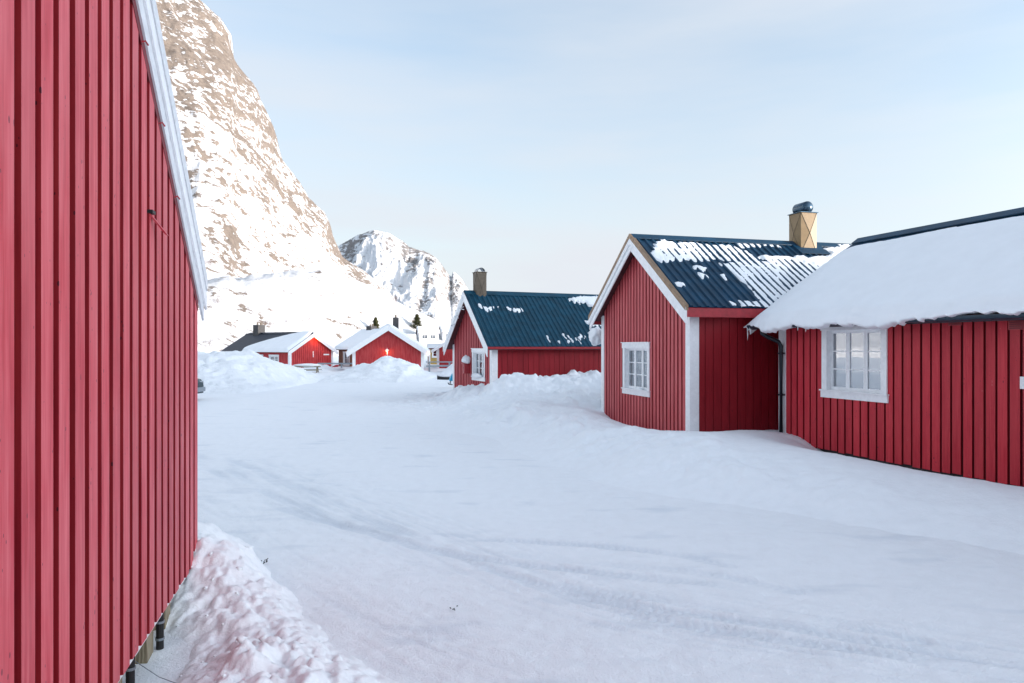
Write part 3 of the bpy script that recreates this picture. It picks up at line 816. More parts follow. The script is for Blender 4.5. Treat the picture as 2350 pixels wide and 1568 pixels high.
def window(face, s0, s1, z0, z1, parent, d, cols=3, rows=3, glass='glass', curtain=None, casing=0.11, head=0.13, foot=0.12, sash_n=3, snow_sill=False, room=True, glow=False):
    """s0..z1 is the hole in the wall; d = how far the siding stands out"""
    W = M['white']
    mb = MB()
    f = d + 0.03
    def slab(a, b, c, e, d0, d1, m=mb): m.poly_prism([face.p(a, c, d0), face.p(b, c, d0), face.p(b, e, d0), face.p(a, e, d0)], face.n * (d1 - d0))
    slab(s0 - casing, s0, z0, z1, 0.001, f); slab(s1, s1 + casing, z0, z1, 0.001, f)
    slab(s0 - casing - 0.015, s1 + casing + 0.015, z1, z1 + head, 0.001, f + 0.012)
    # reveal lining
    slab(s0 - 0.012, s0 + 0.012, z0, z1, -0.13, 0.0005); slab(s1 - 0.012, s1 + 0.012, z0, z1, -0.13, 0.0005)
    slab(s0, s1, z1 - 0.012, z1, -0.13, 0.0005)
    win = mb.build('window', W, parent)
    m = MB(); slab(s0 - casing - 0.02, s1 + casing + 0.02, z0 - foot, z0 - 0.002, 0.001, f + 0.004, m); slab(s0 - casing - 0.03, s1 + casing + 0.03, z0 - 0.002, z0 + 0.022, -0.13, f + 0.03, m)
    m.build('sill', W, win)
    m = MB(); slab(s0 - casing - 0.03, s1 + casing + 0.03, z1 + head, z1 + head + 0.018, 0.001, f + 0.04, m); m.build('drip_cap', W, win)
    zi0, zi1 = z0 + 0.022, z1 - 0.012
    sw = (s1 - s0 - 0.024) / sash_n; dep = -0.035
    fr = 0.042
    per = cols // sash_n
    for k in range(sash_n):
        a = s0 + 0.012 + k * sw; b = a + sw
        sm = MB()
        slab(a + 0.002, a + fr, zi0, zi1, dep - 0.04, dep, sm); slab(b - fr, b - 0.002, zi0, zi1, dep - 0.04, dep, sm)
        slab(a + fr, b - fr, zi0, zi0 + fr * 1.3, dep - 0.04, dep, sm); slab(a + fr, b - fr, zi1 - fr, zi1, dep - 0.04, dep, sm)
        ga, gb, gz0, gz1 = a + fr, b - fr, zi0 + fr * 1.3, zi1 - fr
        for j in range(1, rows):
            zc = gz0 + (gz1 - gz0) * j / rows; slab(ga, gb, zc - 0.011, zc + 0.011, dep - 0.03, dep - 0.004, sm)
        for j in range(1, per):
            sc = ga + (gb - ga) * j / per; slab(sc - 0.011, sc + 0.011, gz0, gz1, dep - 0.031, dep - 0.0045, sm)
        sm.build('sash', W, win)
        for j in range(rows):
            for c in range(per):
                pa = ga + (gb - ga) * c / per + (0.011 if c else 0); pb = ga + (gb - ga) * (c + 1) / per - (0.011 if c < per - 1 else 0)
                pz0 = gz0 + (gz1 - gz0) * j / rows + (0.011 if j else 0); pz1 = gz0 + (gz1 - gz0) * (j + 1) / rows - (0.011 if j < rows - 1 else 0)
                pm = MB(); slab(pa, pb, pz0, pz1, dep - 0.024, dep - 0.019, pm); pm.build('pane', M[glass], win)
    if room:
        rm = MB(); rd = 1.2; e = 0.25
        A = [face.p(s0 - e, z0 - e, -0.12), face.p(s1 + e, z0 - e, -0.12), face.p(s1 + e, z1 + e, -0.12), face.p(s0 - e, z1 + e, -0.12)]
        B = [q - face.n * rd for q in A]
        for i in range(4): rm.quad(A[i], A[(i + 1) % 4], B[(i + 1) % 4], B[i])
        rm.quad(*B)
        rm.build('room_lining', M['void'], win, recalc=False)
    if curtain:
        for (c0, c1, t0, t1) in curtain:
            cm = MB(); n = 26; prev = None
            a = s0 + (s1 - s0) * c0; b = s0 + (s1 - s0) * c1
            zb_ = z0 + (z1 - z0) * t0; zt = z0 + (z1 - z0) * t1
            for i in range(n + 1):
                s_ = a + (b - a) * i / n; dd = -0.16 + 0.018 * math.sin(i * 1.9) + 0.008 * math.sin(i * 0.7)
                cur = (face.p(s_, zb_, dd), face.p(s_, zt, dd))
                if prev: cm.quad(prev[0], cur[0], cur[1], prev[1])
                prev = cur
            cm.build('curtain', M['curtain'], win, recalc=False)
    if glow:
        gm = MB()
        for (a, b) in ((0.40, 0.60), (0.72, 0.86)):
            a = s0 + (s1 - s0) * a; b = s0 + (s1 - s0) * b
            gm.poly_prism([face.p(a, z0 + (z1 - z0) * 0.66, -0.115), face.p(b, z0 + (z1 - z0) * 0.66, -0.115), face.p(b - 0.03, z1 - 0.05, -0.115), face.p(a + 0.03, z1 - 0.05, -0.115)], -face.n * 0.04)
        gm.build('lamp_shade', M['lampshade'], win)
    return win

def roof_z(h, y): return h['zr'] - h['m'] * abs(y - h['W'] / 2)
def corrugated(h, y0, y1, x0, x1, mat, parent, pitch=0.18, rib=0.032, rw=0.045, name='roof_sheet'):
    """standing trapezoid ribs running down the slope"""
    mb = MB(); prof = []
    x = x0; prof.append((x, 0))
    while x + pitch < x1:
        c = x + pitch / 2
        prof += [(c - rw, 0), (c - rw * 0.45, rib), (c + rw * 0.45, rib), (c + rw, 0)]
        x += pitch
    prof.append((x1, 0))
    m = h['m']; k = 1 / math.sqrt(1 + m * m); sg = 1 if y1 > y0 else -1
    nrm = Vector((0, -sg * m * k, k))
    off = 0.012
    for (a, za), (b, zb_) in zip(prof[:-1], prof[1:]):
        def q(xx, zz, yy): return Vector((xx, yy, roof_z(h, yy))) + nrm * (zz + off)
        mb.quad(q(a, za, y0), q(b, zb_, y0), q(b, zb_, y1), q(a, za, y1))
        mb.quad(q(a, -0.010, y0), q(b, -0.010, y0), q(b, zb_, y0), q(a, za, y0))
    return mb.build(name, mat, parent, recalc=False)

def make_house(name, label, cat, O, rdir, W, L, zb, ze, zr, ob, oe, roofmat, gable=None, front=None, back=None, wallmat='shade_groove', barge=True, barge_h=0.24, barge_mat='white', fascia='red_trim', fascia_h=0.2, ribs=(True, False), flash=False, corner=0.12, roof_mat2=None, farend=True, group=None, z_off=0.0, ridgecap=True):
    h = dict(W=W, L=L, zb=zb, zr=zr, m=(zr - ze) / (W / 2 + oe), ob=ob, oe=oe)
    n = math.hypot(*rdir); r = (rdir[0] / n, rdir[1] / n)
    root = thing(name, label, cat, (O[0], O[1], z_off), math.atan2(r[1], r[0]), group)
    h['root'] = root; m = h['m']
    wt = 0.14 * math.sqrt(1 + m * m)                # from roof top down to the wall head
    gtop = lambda s: roof_z(h, s) - wt
    ftop = lambda s: roof_z(h, 0) - wt - 0.001
    faces = {'gable': Face((0, 0), (0, 1), (-1, 0)), 'front': Face((0, 0), (1, 0), (0, -1)), 'back': Face((0, W), (1, 0), (0, 1)), 'far': Face((L, 0), (0, 1), (1, 0))}
    h['faces'] = faces; h['gtop'] = gtop; h['ftop'] = ftop
    for key, spec in (('gable', gable), ('front', front), ('back', back), ('far', None)):
        f = faces[key]; isg = key in ('gable', 'far')
        LL = W if isg else L
        top = gtop if isg else ftop
        ops = [(o[0], o[1], o[2], o[3]) for o in (spec or {}).get('open', [])]
        inset = 0.0
        wm = M[(spec or {}).get('wall', wallmat)]
        ff = f
        if not isg:   # butt the long walls between the gable walls
            ff = Face((f.o.x + 0.1, f.o.y), (1, 0), tuple(f.n[:2])); 
            wall_backing(ff, LL - 0.2, zb + 0.01, top, [], [(o[0] - 0.1, o[1] - 0.1, o[2], o[3]) for o in ops], wm, root)
        else:
            wall_backing(f, LL, zb + 0.01, top, [W / 2], ops, wm, root)
        if spec and spec.get('boards', True):
            trims = [(o[0] - 0.06, o[1] + 0.06, o[2] - 0.12, o[3] + 0.13) for o in ops]
            cw = corner if corner else 0.0
            siding(f, LL, zb, top, trims + spec.get('cut', []), M[spec['mat']], root, spec.get('pitch', 0.17), spec.get('bw', 0.125), spec.get('th', 0.022), joined=spec.get('joined', False), s0=spec.get('s0', 0.0), seed=len(label) + int(LL * 10) % 97, jag=spec.get('jag', 0.01), edge=spec.get('edge'), ends=cw * spec.get('ce', 1))
    # roof boards (sheathing) and sheets
    k = math.sqrt(1 + m * m); t = 0.10 * k
    for sgn, y0 in ((0, -oe), (1, W + oe)):
        yr = W / 2
        e = roof_z(h, y0)
        mb = MB().poly_prism([(-ob, y0, e), (-ob, yr, zr), (-ob, yr, zr - t), (-ob, y0, e - t)], (L + 2 * ob, 0, 0))
        mb.build('roof_slope', M['soffit'], root)
        if not ribs[sgn]:
            MB().poly_prism([(-ob - 0.004, y0, e + 0.003), (-ob - 0.004, yr, zr + 0.003), (-ob - 0.004, yr, zr + 0.022), (-ob - 0.004, y0 + (0.0), e + 0.022)], (L + 2 * ob + 0.008, 0, 0)).build('roof_sheet', roofmat, root)
        if ribs[sgn]:
            corrugated(h, y0 - (0.03 if not sgn else -0.03), yr, -ob - 0.0, L + ob, roofmat, root)
        if fascia and fascia_h:
            yy = y0 + (0.0 if not sgn else 0.0)
            dy = -0.028 if not sgn else 0.028
            MB().poly_prism([(-ob, yy, e - t - fascia_h + 0.1 * k), (-ob, yy, e - 0.012), (-ob, yy + dy, e - 0.012 + dy * (1 if not sgn else -1) * m * 0 - 0.02), (-ob, yy + dy, e - t - fascia_h + 0.1 * k)], (L + 2 * ob, 0, 0)).build('fascia', M[fascia], root)
    if ridgecap:
        mb = MB(); cw = 0.14
        for sg in (-1, 1):
            a = W / 2; b = W / 2 + sg * cw
            n_ = Vector((0, sg * m / k, 1 / k)) * 0.052
            p1 = Vector((-ob - 0.01, a, zr)) + Vector((0, 0, 0.052 * k)); p2 = Vector((-ob - 0.01, b, roof_z(h, b))) + n_
            mb.poly_prism([p1, p2, p2 - Vector((0, 0, 0.02)), p1 - Vector((0, 0, 0.02))], (L + 2 * ob + 0.02, 0, 0))
        mb.build('ridge_cap', roofmat, root)
    if barge:
        for xx, out in ((-ob, -1),) + (((L + ob, 1),) if farend else ()):
            for sg in (-1, 1):
                yt = W / 2; ye = W / 2 + sg * (W / 2 + oe)
                zt = zr; zee = roof_z(h, ye)
                bh = barge_h * k
                # lower board against the roof end, upper board standing proud of it
                MB().poly_prism([(xx, yt, zt - 0.01), (xx, ye + sg * 0.03, zee - 0.01 - 0.03 * m), (xx, ye + sg * 0.03, zee - bh - 0.03 * m), (xx, yt, zt - bh)], (out * 0.025, 0, 0)).build('bargeboard', M[barge_mat], root)
                MB().poly_prism([(xx + out * 0.026, yt, zt + 0.02), (xx + out * 0.026, ye + sg * 0.05, zee + 0.02 - 0.05 * m), (xx + out * 0.026, ye + sg * 0.05, zee - bh * 0.52 - 0.05 * m), (xx + out * 0.026, yt, zt - bh * 0.52)], (out * 0.024, 0, 0)).build('bargeboard', M[barge_mat], root)
                if flash:
                    MB().poly_prism([(xx + out * 0.055, yt, zt + 0.062), (xx + out * 0.055, ye + sg * 0.05, zee + 0.062 - 0.05 * m), (xx + out * 0.055, ye + sg * 0.05, zee - 0.045 - 0.05 * m), (xx + out * 0.055, yt, zt - 0.045)], (-out * 0.075, 0, 0)).build('edge_flashing', M['flash'], root)
    if corner:
        th = 0.045
        for (cx, cy, sx, sy, need) in ((0, 0, -1, -1, True), (0, W, -1, 1, True), (L, 0, 1, -1, True)):
            top0 = min(gtop(0), gtop(corner)) - 0.002 if cx == 0 else ftop(0)
            mb = MB()
            # one board on the long side, one on the gable, butted
            ya, yb = sorted((cy, cy - sy * corner)); xa, xb = sorted((cx, cx + sx * th))
            mb.box(xa, xb, ya, yb, zb - 0.01, roof_z(h, cy) - wt - 0.003)
            xa, xb = sorted((cx + sx * th, cx - sx * corner * 1.25)); ya, yb = sorted((cy, cy + sy * th))
            mb.box(xa, xb, ya, yb, zb - 0.01, roof_z(h, cy + sy * th) - wt - 0.003)
            mb.build('corner_board', M[barge_mat], root)
    return h

def frame_dir(xv):
    """unit vector away from the camera along the ground towards the vanishing column xv"""
    v = Vector(((xv - 1175), 1600)).normalized(); return v
def rot90(v): return Vector((-v[1], v[0]))
def rotm90(v): return Vector((v[1], -v[0]))

# ------------------------------------------------------------------ A: near cabin on the left
gA = -frame_dir(769); rA = rotm90(gA)
OA = P(453, 800, 5.6)
OA = (OA[0] - 0.038 * 0.969, OA[1] - 0.038 * 0.246, 0)
WA = 6.09
A = make_house('red_cabin', 'nearest red cabin, its tall board wall filling the left side', 'cabin', OA, rA, WA, 8.0, 0.242, 2.645 - 0.851 * 0.18, 2.645 + 0.851 * (WA / 2), 0.06, 0.18, M['roof_blue'],
               gable=dict(mat='red_left', edge='shade_edge', pitch=0.174, s0=-0.030, bw=0.116, th=0.038, jag=0.006, ce=0.0), back=None, barge=False, corner=None, fascia=None, fascia_h=0, ribs=(False, False))
hA = A; mA = A['m']; kA = math.sqrt(1 + mA * mA); r = A['root']
for sg in (-1, 1):
    yt = WA / 2; ye = yt + sg * (WA / 2 + 0.18)
    zt = A['zr']; ze = roof_z(A, ye); b0 = 0.14 * kA
    def strip(x0, th, up, dn, mat, nm, ext=0.0, yend=None):
        e = ye + sg * ext if yend is None else yend; z_ = roof_z(A, e)
        MB().poly_prism([(x0, yt, zt + up * kA), (x0, e, z_ + up * kA), (x0, e, z_ - dn * kA), (x0, yt, zt - dn * kA)], (-th, 0, 0)).build(nm, M[mat], r)
    strip(-0.038, 0.005, -0.245, 0.311, 'maroon', 'frieze_board', yend=(0.0 if sg < 0 else WA))
    strip(-0.040, 0.016, 0.02, 0.251, 'grey_white', 'bargeboard')
    strip(-0.057, 0.014, 0.035, 0.150, 'white', 'bargeboard', 0.05)
    strip(-0.072, 0.008, 0.045, 0.050, 'grey_white', 'bargeboard', 0.02)
MB().box(-0.030, 0.10, -0.032, -0.003, 0.24, roof_z(A, 0) - 0.34).build('corner_board', M['white'], r)
MB().box(-0.020, 0.08, 0.02, WA - 0.02, 0.205, 0.236).build('base_board', M['white'], r)
# floor beam and piles below the wall
def local_y(Yw): return (OA[1] - Yw) / (-gA[1])
for i, yl in enumerate((0.62, 1.10, 1.78, 2.9, 4.2)):
    zt_ = 0.198
    if i in (1, 2):
        c = MB().box(0.03, 0.20, yl, yl + 0.16, -0.35, zt_).build('post', M['wood'], r, bevel=0.004)
        pc = MB().tube([(0.0, yl - 0.035, -0.35), (0.0, yl - 0.035, zt_ + 0.02)], 0.024, 12).build('pipe', M['black'], c)
        for zc in (0.04, 0.15):
            MB().tube([(0.0, yl - 0.035, zc - 0.007), (0.0, yl - 0.035, zc + 0.007)], 0.029, 12).build('pipe_clamp', M['zinc'], c)
    else:
        MB().box(0.03, 0.20, yl, yl + 0.16, -0.35, zt_).build('post', M['wood'], r, bevel=0.004)
MB().box(0.02, 0.18, 0.02, WA, 0.196, 0.2415).build('floor_beam', M['wood'], r)
# small prop of bent wood hanging off the wall
def onA(px, py, out):
    """point of the left wall seen at px"""
    Yw = 1770.0 / (769 - px); q = P(px, py, Yw); yl = (OA[1] - Yw) / (-gA[1])
    return (-out, yl, q[2])
p0 = onA(343, 490, 0.03); p1 = onA(352, 538, 0.055)
MB().poly_prism([(p0[0], p0[1] - 0.03, p0[2]), (p0[0], p0[1] + 0.02, p0[2]), (p1[0] - 0.05, p1[1] + 0.02, p1[2]), (p1[0] - 0.05, p1[1] - 0.03, p1[2])], (-0.012, 0, 0)).build('flap', M['red_left'], r)
MB().box(-0.06, -0.024, p0[1] - 0.04, p0[1] + 0.03, p0[2] + 0.0, p0[2] + 0.02).build('flap_bracket', M['black'], r)
# nails with frayed cord under the barge
for px in (322, 362, 398):
    Yw = 1770.0 / (769 - px); yl = (OA[1] - Yw) / (-gA[1]); z_ = roof_z(A, yl) - 0.30 * kA
    MB().tube([(-0.04, yl, z_), (-0.06, yl - 0.01, z_ + 0.012), (-0.07, yl - 0.03, z_ - 0.004)], 0.005, 6).build('hook', M['red_trim'], r)

# ------------------------------------------------------------------ C: gable cabin in the middle right
gC = frame_dir(740); rC = rotm90(gC)
OC = P(1585, 800, 14.0)
def locC(h, O, g, rr, pt):
    v = Vector((pt[0] - O[0], pt[1] - O[1])); return v.dot(rr), v.dot(g)
def gable_s(O, g, px):
    """distance along the gable wall at which column px is seen"""
    t = (px - 1175) / 1600; return (t * O[1] - O[0]) / (g[0] - t * g[1])
def z_on(O, g, px, py):
    s = gable_s(O, g, px); Y = O[1] + s * g[1]; return EYE - (py - 795) / 1600 * Y
sa, sb = gable_s(OC, gC, 1495), gable_s(OC, gC, 1433)
cw0, cw1 = sa + 0.12, sb - 0.12
cz1 = z_on(OC, gC, 1463, 786) - 0.14; cz0 = z_on(OC, gC, 1463, 908) + 0.13
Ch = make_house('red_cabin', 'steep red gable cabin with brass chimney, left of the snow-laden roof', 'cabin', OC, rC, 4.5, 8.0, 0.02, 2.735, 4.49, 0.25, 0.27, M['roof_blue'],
                gable=dict(mat='red_gable', edge='shade_edge', pitch=0.166, bw=0.116, th=0.032, open=[(cw0, cw1, cz0, cz1)]),
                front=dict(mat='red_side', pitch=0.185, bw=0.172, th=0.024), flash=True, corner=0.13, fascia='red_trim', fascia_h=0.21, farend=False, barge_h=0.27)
r = Ch['root']
window(Ch['faces']['gable'], cw0, cw1, cz0, cz1, r, 0.024, glass='glass_soft', curtain=[(0.02, 0.30, 0, 1), (0.33, 0.98, 0, 0.99)])
# soffit board below the eave, second red board

def creased_chimney(x0, x1, y0, y1, z0, z1, mat, parent, cowl='tube', hull=0.0, n='chimney', crease=0.04):
    mb = MB(); zc = (z0 + z1) / 2; folds = []
    cs = [(x0, y0), (x1, y0), (x1, y1), (x0, y1)]; cx, cy = (x0 + x1) / 2, (y0 + y1) / 2
    for i in range(4):
        a, b = cs[i], cs[(i + 1) % 4]; mx, my = (a[0] + b[0]) / 2, (a[1] + b[1]) / 2
        ln = math.hypot(mx - cx, my - cy); inx, iny = (cx - mx) / ln, (cy - my) / ln
        # sheet folded along both diagonals, so that it bulges at the crossing
        k = len(mb.v)
        mb.v += [(*a, z0), (*b, z0), (*b, z1), (*a, z1), (mx - inx * crease, my - iny * crease, zc)]
        mb.f += [(k + p, k + q, k + 4) for p, q in ((0, 1), (1, 2), (2, 3), (3, 0))]
        for p in range(4):
            A_ = Vector(mb.v[k + p]); C_ = Vector(mb.v[k + 4]); o_ = Vector((-inx, -iny, 0)) * 0.003
            folds.append((A_ + o_, C_ + o_))
    k = len(mb.v); mb.v += [(*c, z1) for c in cs]; mb.f.append((k, k + 1, k + 2, k + 3))
    ch = mb.build(n, mat, parent)
    fm = MB()
    for A_, C_ in folds: fm.tube([A_, C_], 0.005, 4)
    fm.build('fold', M['bronze'], ch)
    MB().box(x0 - 0.03, x1 + 0.03, y0 - 0.03, y1 + 0.03, z1 + 0.002, z1 + 0.018).build('cap_plate', M['cowl'] if cowl == 'tube' else mat, ch)
    if cowl == 'tube':
        # dark barrel lying along the depth of the stack with a domed end
        rr = 0.15; pts = []; rad = []
        for i in range(7):
            a = i / 6 * math.pi / 2; pts.append((cx, y0 + 0.09 - 0.09 * math.sin(a) - 0.04, z1 + 0.14)); rad.append(max(rr * math.cos(a), 0.004))
        pts = pts[::-1]; rad = rad[::-1]
        for i in range(7):
            a = i / 6 * math.pi / 2; pts.append((cx, y1 - 0.03 + 0.05 * math.sin(a), z1 + 0.14)); rad.append(max(rr * math.cos(a), 0.004))
        MB().tube(pts, rad, 24).build('cowl', M['cowl'], ch, smooth=True)
    elif cowl == 'hoop':
        mb = MB(); n_ = 14; rr = 0.15; cyA, cyB = y0 + 0.02, y1 - 0.02
        for i in range(n_):
            a0 = math.pi * i / n_; a1 = math.pi * (i + 1) / n_
            for (r0, r1) in ((rr, rr), (rr - 0.012, rr - 0.012)):
                mb.quad((cx + r0 * math.cos(a0), cyA, z1 + 0.02 + r0 * math.sin(a0)), (cx + r0 * math.cos(a1), cyA, z1 + 0.02 + r0 * math.sin(a1)), (cx + r1 * math.cos(a1), cyB, z1 + 0.02 + r1 * math.sin(a1)), (cx + r1 * math.cos(a0), cyB, z1 + 0.02 + r1 * math.sin(a0)))
        mb.build('cowl', M['zinc'], ch, recalc=False, smooth=True)
    return ch
creased_chimney(4.12, 4.57, 1.98, 2.43, 4.22, 5.22, M['brass'], r)
# lead flashing round the chimney foot
e = []
MB().poly_prism([(3.95, 1.72, roof_z(Ch, 1.72) + 0.058), (4.78, 1.72, roof_z(Ch, 1.72) + 0.058), (4.78, 2.11, roof_z(Ch, 2.11) + 0.058), (3.95, 2.11, roof_z(Ch, 2.11) + 0.058)], (0, 0, 0.006)).build('chimney_flashing', M['roof_blue'], r)

# --- thin snow lying in the troughs of that roof
def inpoly(x, y, poly):
    c = np.zeros(x.shape, bool); n = len(poly)
    for i in range(n):
        x0, y0 = poly[i]; x1, y1 = poly[(i + 1) % n]
        cond = ((y0 > y) != (y1 > y)) & (x < (x1 - x0) * (y - y0) / ((y1 - y0) or 1e-9) + x0)
        c ^= cond
    return c
def roof_uv(h, O, g, rr, px, py):
    """where the ray through (px,py) meets the front slope: house x, y"""
    t = (px - 1175) / 1600; q = -(py - 795) / 1600
    # point = Yw*(t,1,q)+eye ; z = zr - m*(W/2 - y)
    W, m, zr = h['W'], h['m'], h['zr']
    # y_local = (Yw*t-Ox)*gx+(Yw-Oy)*gy
    a = t * g[0] + g[1]; b = -O[0] * g[0] - O[1] * g[1]
    Yw = (zr - m * W / 2 + m * b - EYE) / (q - m * a)
    v = Vector((Yw * t - O[0], Yw - O[1])); return v.dot(rr), v.dot(g)
def roof_snow(h, O, g, rr, polys, label, thick, seed, mat, res=0.03, extra=None, edge=0.10):
    x = np.arange(-h['ob'] + 0.01, h['L'], res); y = np.arange(-h['oe'] - 0.02, h['W'] / 2 - 0.02, res)
    X, Y = np.meshgrid(x, y)
    f = np.full(X.shape, -1.0)
    wx = X + 0.12 * fbm(X * 2.6, Y * 2.6, 5, seed) + 0.06 * fbm(X * 14, Y * 9, 3, seed + 2); wy = Y + 0.12 * fbm(X * 2.6 + 5, Y * 2.6, 5, seed + 1) + 0.09 * fbm(X * 12, Y * 5, 3, seed + 3)
    hgt = np.full(X.shape, -0.03)
    for pl, amt in polys:
        uv = [roof_uv(h, O, g, rr, *q) for q in pl]
        ins = inpoly(wx, wy, uv).astype(float)
        # soften
        for _ in range(2):
            ins[1:-1, 1:-1] = (ins[1:-1, 1:-1] * 2 + ins[:-2, 1:-1] + ins[2:, 1:-1] + ins[1:-1, :-2] + ins[1:-1, 2:]) / 6
        hh = -0.03 + ins * (0.03 + amt + 0.022 * fbm(X * 1.6, Y * 1.6, 4, seed + 6) + 0.010 * fbm(X * 12, Y * 12, 3, seed + 7))
        hgt = np.maximum(hgt, hh)
    m = h['m']; k = 1 / math.sqrt(1 + m * m)
    Z = h['zr'] - m * (h['W'] / 2 - Y)
    o = grid_mesh('roof_snow', X, Y - m * k * (hgt + 0.012), Z + k * (hgt + 0.012), mat, keep=hgt > 0.0)
    o.location = h['root'].location; o.rotation_euler = h['root'].rotation_euler
    tag(o, label, 'snow')
    return o
polysC = [
    ([(1500, 556), (1520, 552), (1545, 556), (1560, 572), (1590, 578), (1590, 600), (1560, 602), (1535, 598), (1520, 606), (1500, 596), (1486, 584)], 0.036),
    ([(1540, 557), (1600, 560), (1660, 562), (1715, 575), (1740, 592), (1745, 602), (1700, 604), (1640, 600), (1590, 602), (1560, 585)], 0.024),
    ([(1690, 560), (1760, 562), (1800, 566), (1800, 572), (1760, 568), (1700, 570)], 0.018),
    ([(1650, 606), (1700, 600), (1745, 598), (1790, 594), (1900, 596), (1990, 590), (2000, 640), (1900, 720), (1700, 720), (1690, 690), (1740, 690), (1720, 660), (1700, 645), (1675, 625)], 0.024),
    ([(1735, 590), (1800, 592), (1860, 594), (1905, 585), (1885, 575), (1900, 568), (1960, 566), (2010, 566), (2010, 610), (1960, 612), (1880, 612), (1820, 602), (1760, 600)], 0.060),
    ([(1593, 612), (1612, 612), (1622, 620), (1610, 626), (1596, 620)], 0.04),
    ([(1600, 630), (1616, 630), (1624, 638), (1612, 642), (1602, 638)], 0.04),
    ([(1548, 650), (1560, 646), (1568, 656), (1566, 664), (1552, 664)], 0.05),
    ([(1650, 632), (1660, 630), (1666, 642), (1656, 644)], 0.04),
    ([(1660, 692), (1668, 690), (1690, 702), (1676, 706)], 0.03), ([(1706, 696), (1716, 690), (1740, 704), (1716, 708)], 0.035)]
roof_snow(Ch, OC, gC, rC, polysC, 'patchy thin snow in the troughs of the dark blue roof with the brass chimney', 0.03, 901, M['roofsnow'], 0.026)

# ------------------------------------------------------------------ B: cabin with birdhouse
gB = frame_dir(490); rB = rotm90(gB)
OB = P(1130, 800, 23.5)
bs0, bs1 = gable_s(OB, gB, 1116), gable_s(OB, gB, 1086)
bw0, bw1 = bs0 + 0.12, bs1 - 0.12
bz1 = z_on(OB, gB, 1100, 800) - 0.14; bz0 = z_on(OB, gB, 1100, 874) + 0.12
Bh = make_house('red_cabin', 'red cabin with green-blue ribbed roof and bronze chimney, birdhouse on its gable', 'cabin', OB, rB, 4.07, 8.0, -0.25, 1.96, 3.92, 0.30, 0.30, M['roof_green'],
                gable=dict(mat='red_gable', edge='shade_edge', pitch=0.180, bw=0.098, th=0.040, open=[(bw0, bw1, bz0, bz1)]),
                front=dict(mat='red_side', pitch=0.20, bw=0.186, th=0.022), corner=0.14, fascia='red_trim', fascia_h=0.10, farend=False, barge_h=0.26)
r = Bh['root']
window(Bh['faces']['gable'], bw0, bw1, bz0, bz1, r, 0.024, glass='glass_soft', curtain=[(0.02, 0.30, 0, 0.7), (0.7, 0.98, 0, 0.6)], glow=True)
creased_chimney(0.12, 0.50, 1.85, 2.23, 3.45, 4.64, M['bronze'], r, cowl='hoop')
# lumps of snow on the window sill: a small top-level thing
def blob(name, cx, cy, cz, rx, ry, rz, mat, label, cat, seed, root=None, kind=None):
    n, m = 18, 26
    u = np.linspace(0, math.pi, n); v = np.linspace(0, 2 * math.pi, m)
    U, V = np.meshgrid(u, v)
    nx = np.sin(U) * np.cos(V); ny = np.sin(U) * np.sin(V); nzz = np.cos(U)
    d = 1 + 0.28 * fbm(nx * 1.7 + seed, ny * 1.7 + nzz * 1.3, 3, seed)
    d[-1] = d[0]
    d = d * 1.0
    o = grid_mesh(name, rx * nx * d, ry * ny * d, rz * nzz * d, mat)
    o.location = (cx, cy, cz)
    if root is not None:
        o.location = root.matrix_basis @ Vector((cx, cy, cz)); o.rotation_euler = root.rotation_euler
    return tag(o, label, cat, kind=kind)
blob('sill_snow', -0.08, (bw0 + bw1) / 2 + 0.1, bz0 + 0.055, 0.07, 0.5, 0.09, M['roofsnow'], 'cushion of snow on the window sill beside the birdhouse', 'snow', 5, r)
blob('sill_snow', -0.02, (cw0 + cw1) / 2 - 0.15, cz0 + 0.035, 0.05, 0.17, 0.035, M['roofsnow'], 'little snow heap on the sill of the white three-part gable window', 'snow', 8, Ch['root'])
# birdhouse
s = gable_s(OB, gB, 1080)
bhz0 = z_on(OB, gB, 1080, 857); bhz1 = z_on(OB, gB, 1080, 836)
q = r.matrix_basis @ Vector((-0.035, s, bhz0))
bird = thing('birdhouse', 'small red birdhouse under a snow cap beside the lit window', 'birdhouse', q, r.rotation_euler[2])
MB().box(-0.24, 0.0, -0.10, 0.10, 0.0, bhz1 - bhz0).build('nest_box', M['red_trim'], bird, bevel=0.006)
MB().poly_prism([(-0.28, -0.15, bhz1 - bhz0), (-0.28, 0.15, bhz1 - bhz0), (-0.28, 0, bhz1 - bhz0 + 0.10)], (0.28, 0, 0)).build('roof', M['red_trim'], bird)
MB().tube([(-0.242, 0, (bhz1 - bhz0) * 0.62), (-0.246, 0, (bhz1 - bhz0) * 0.62)], 0.022, 12).build('entrance_hole', M['black'], bird)
MB().box(-0.02, 0.0, -0.05, 0.05, -0.12, -0.001).build('mounting_board', M['red_trim'], bird)
blob('roof_snow', -0.17, s, bhz1 + 0.15, 0.16, 0.17, 0.17, M['roofsnow'], 'pointed cap of snow sitting on the birdhouse', 'snow', 13, r)
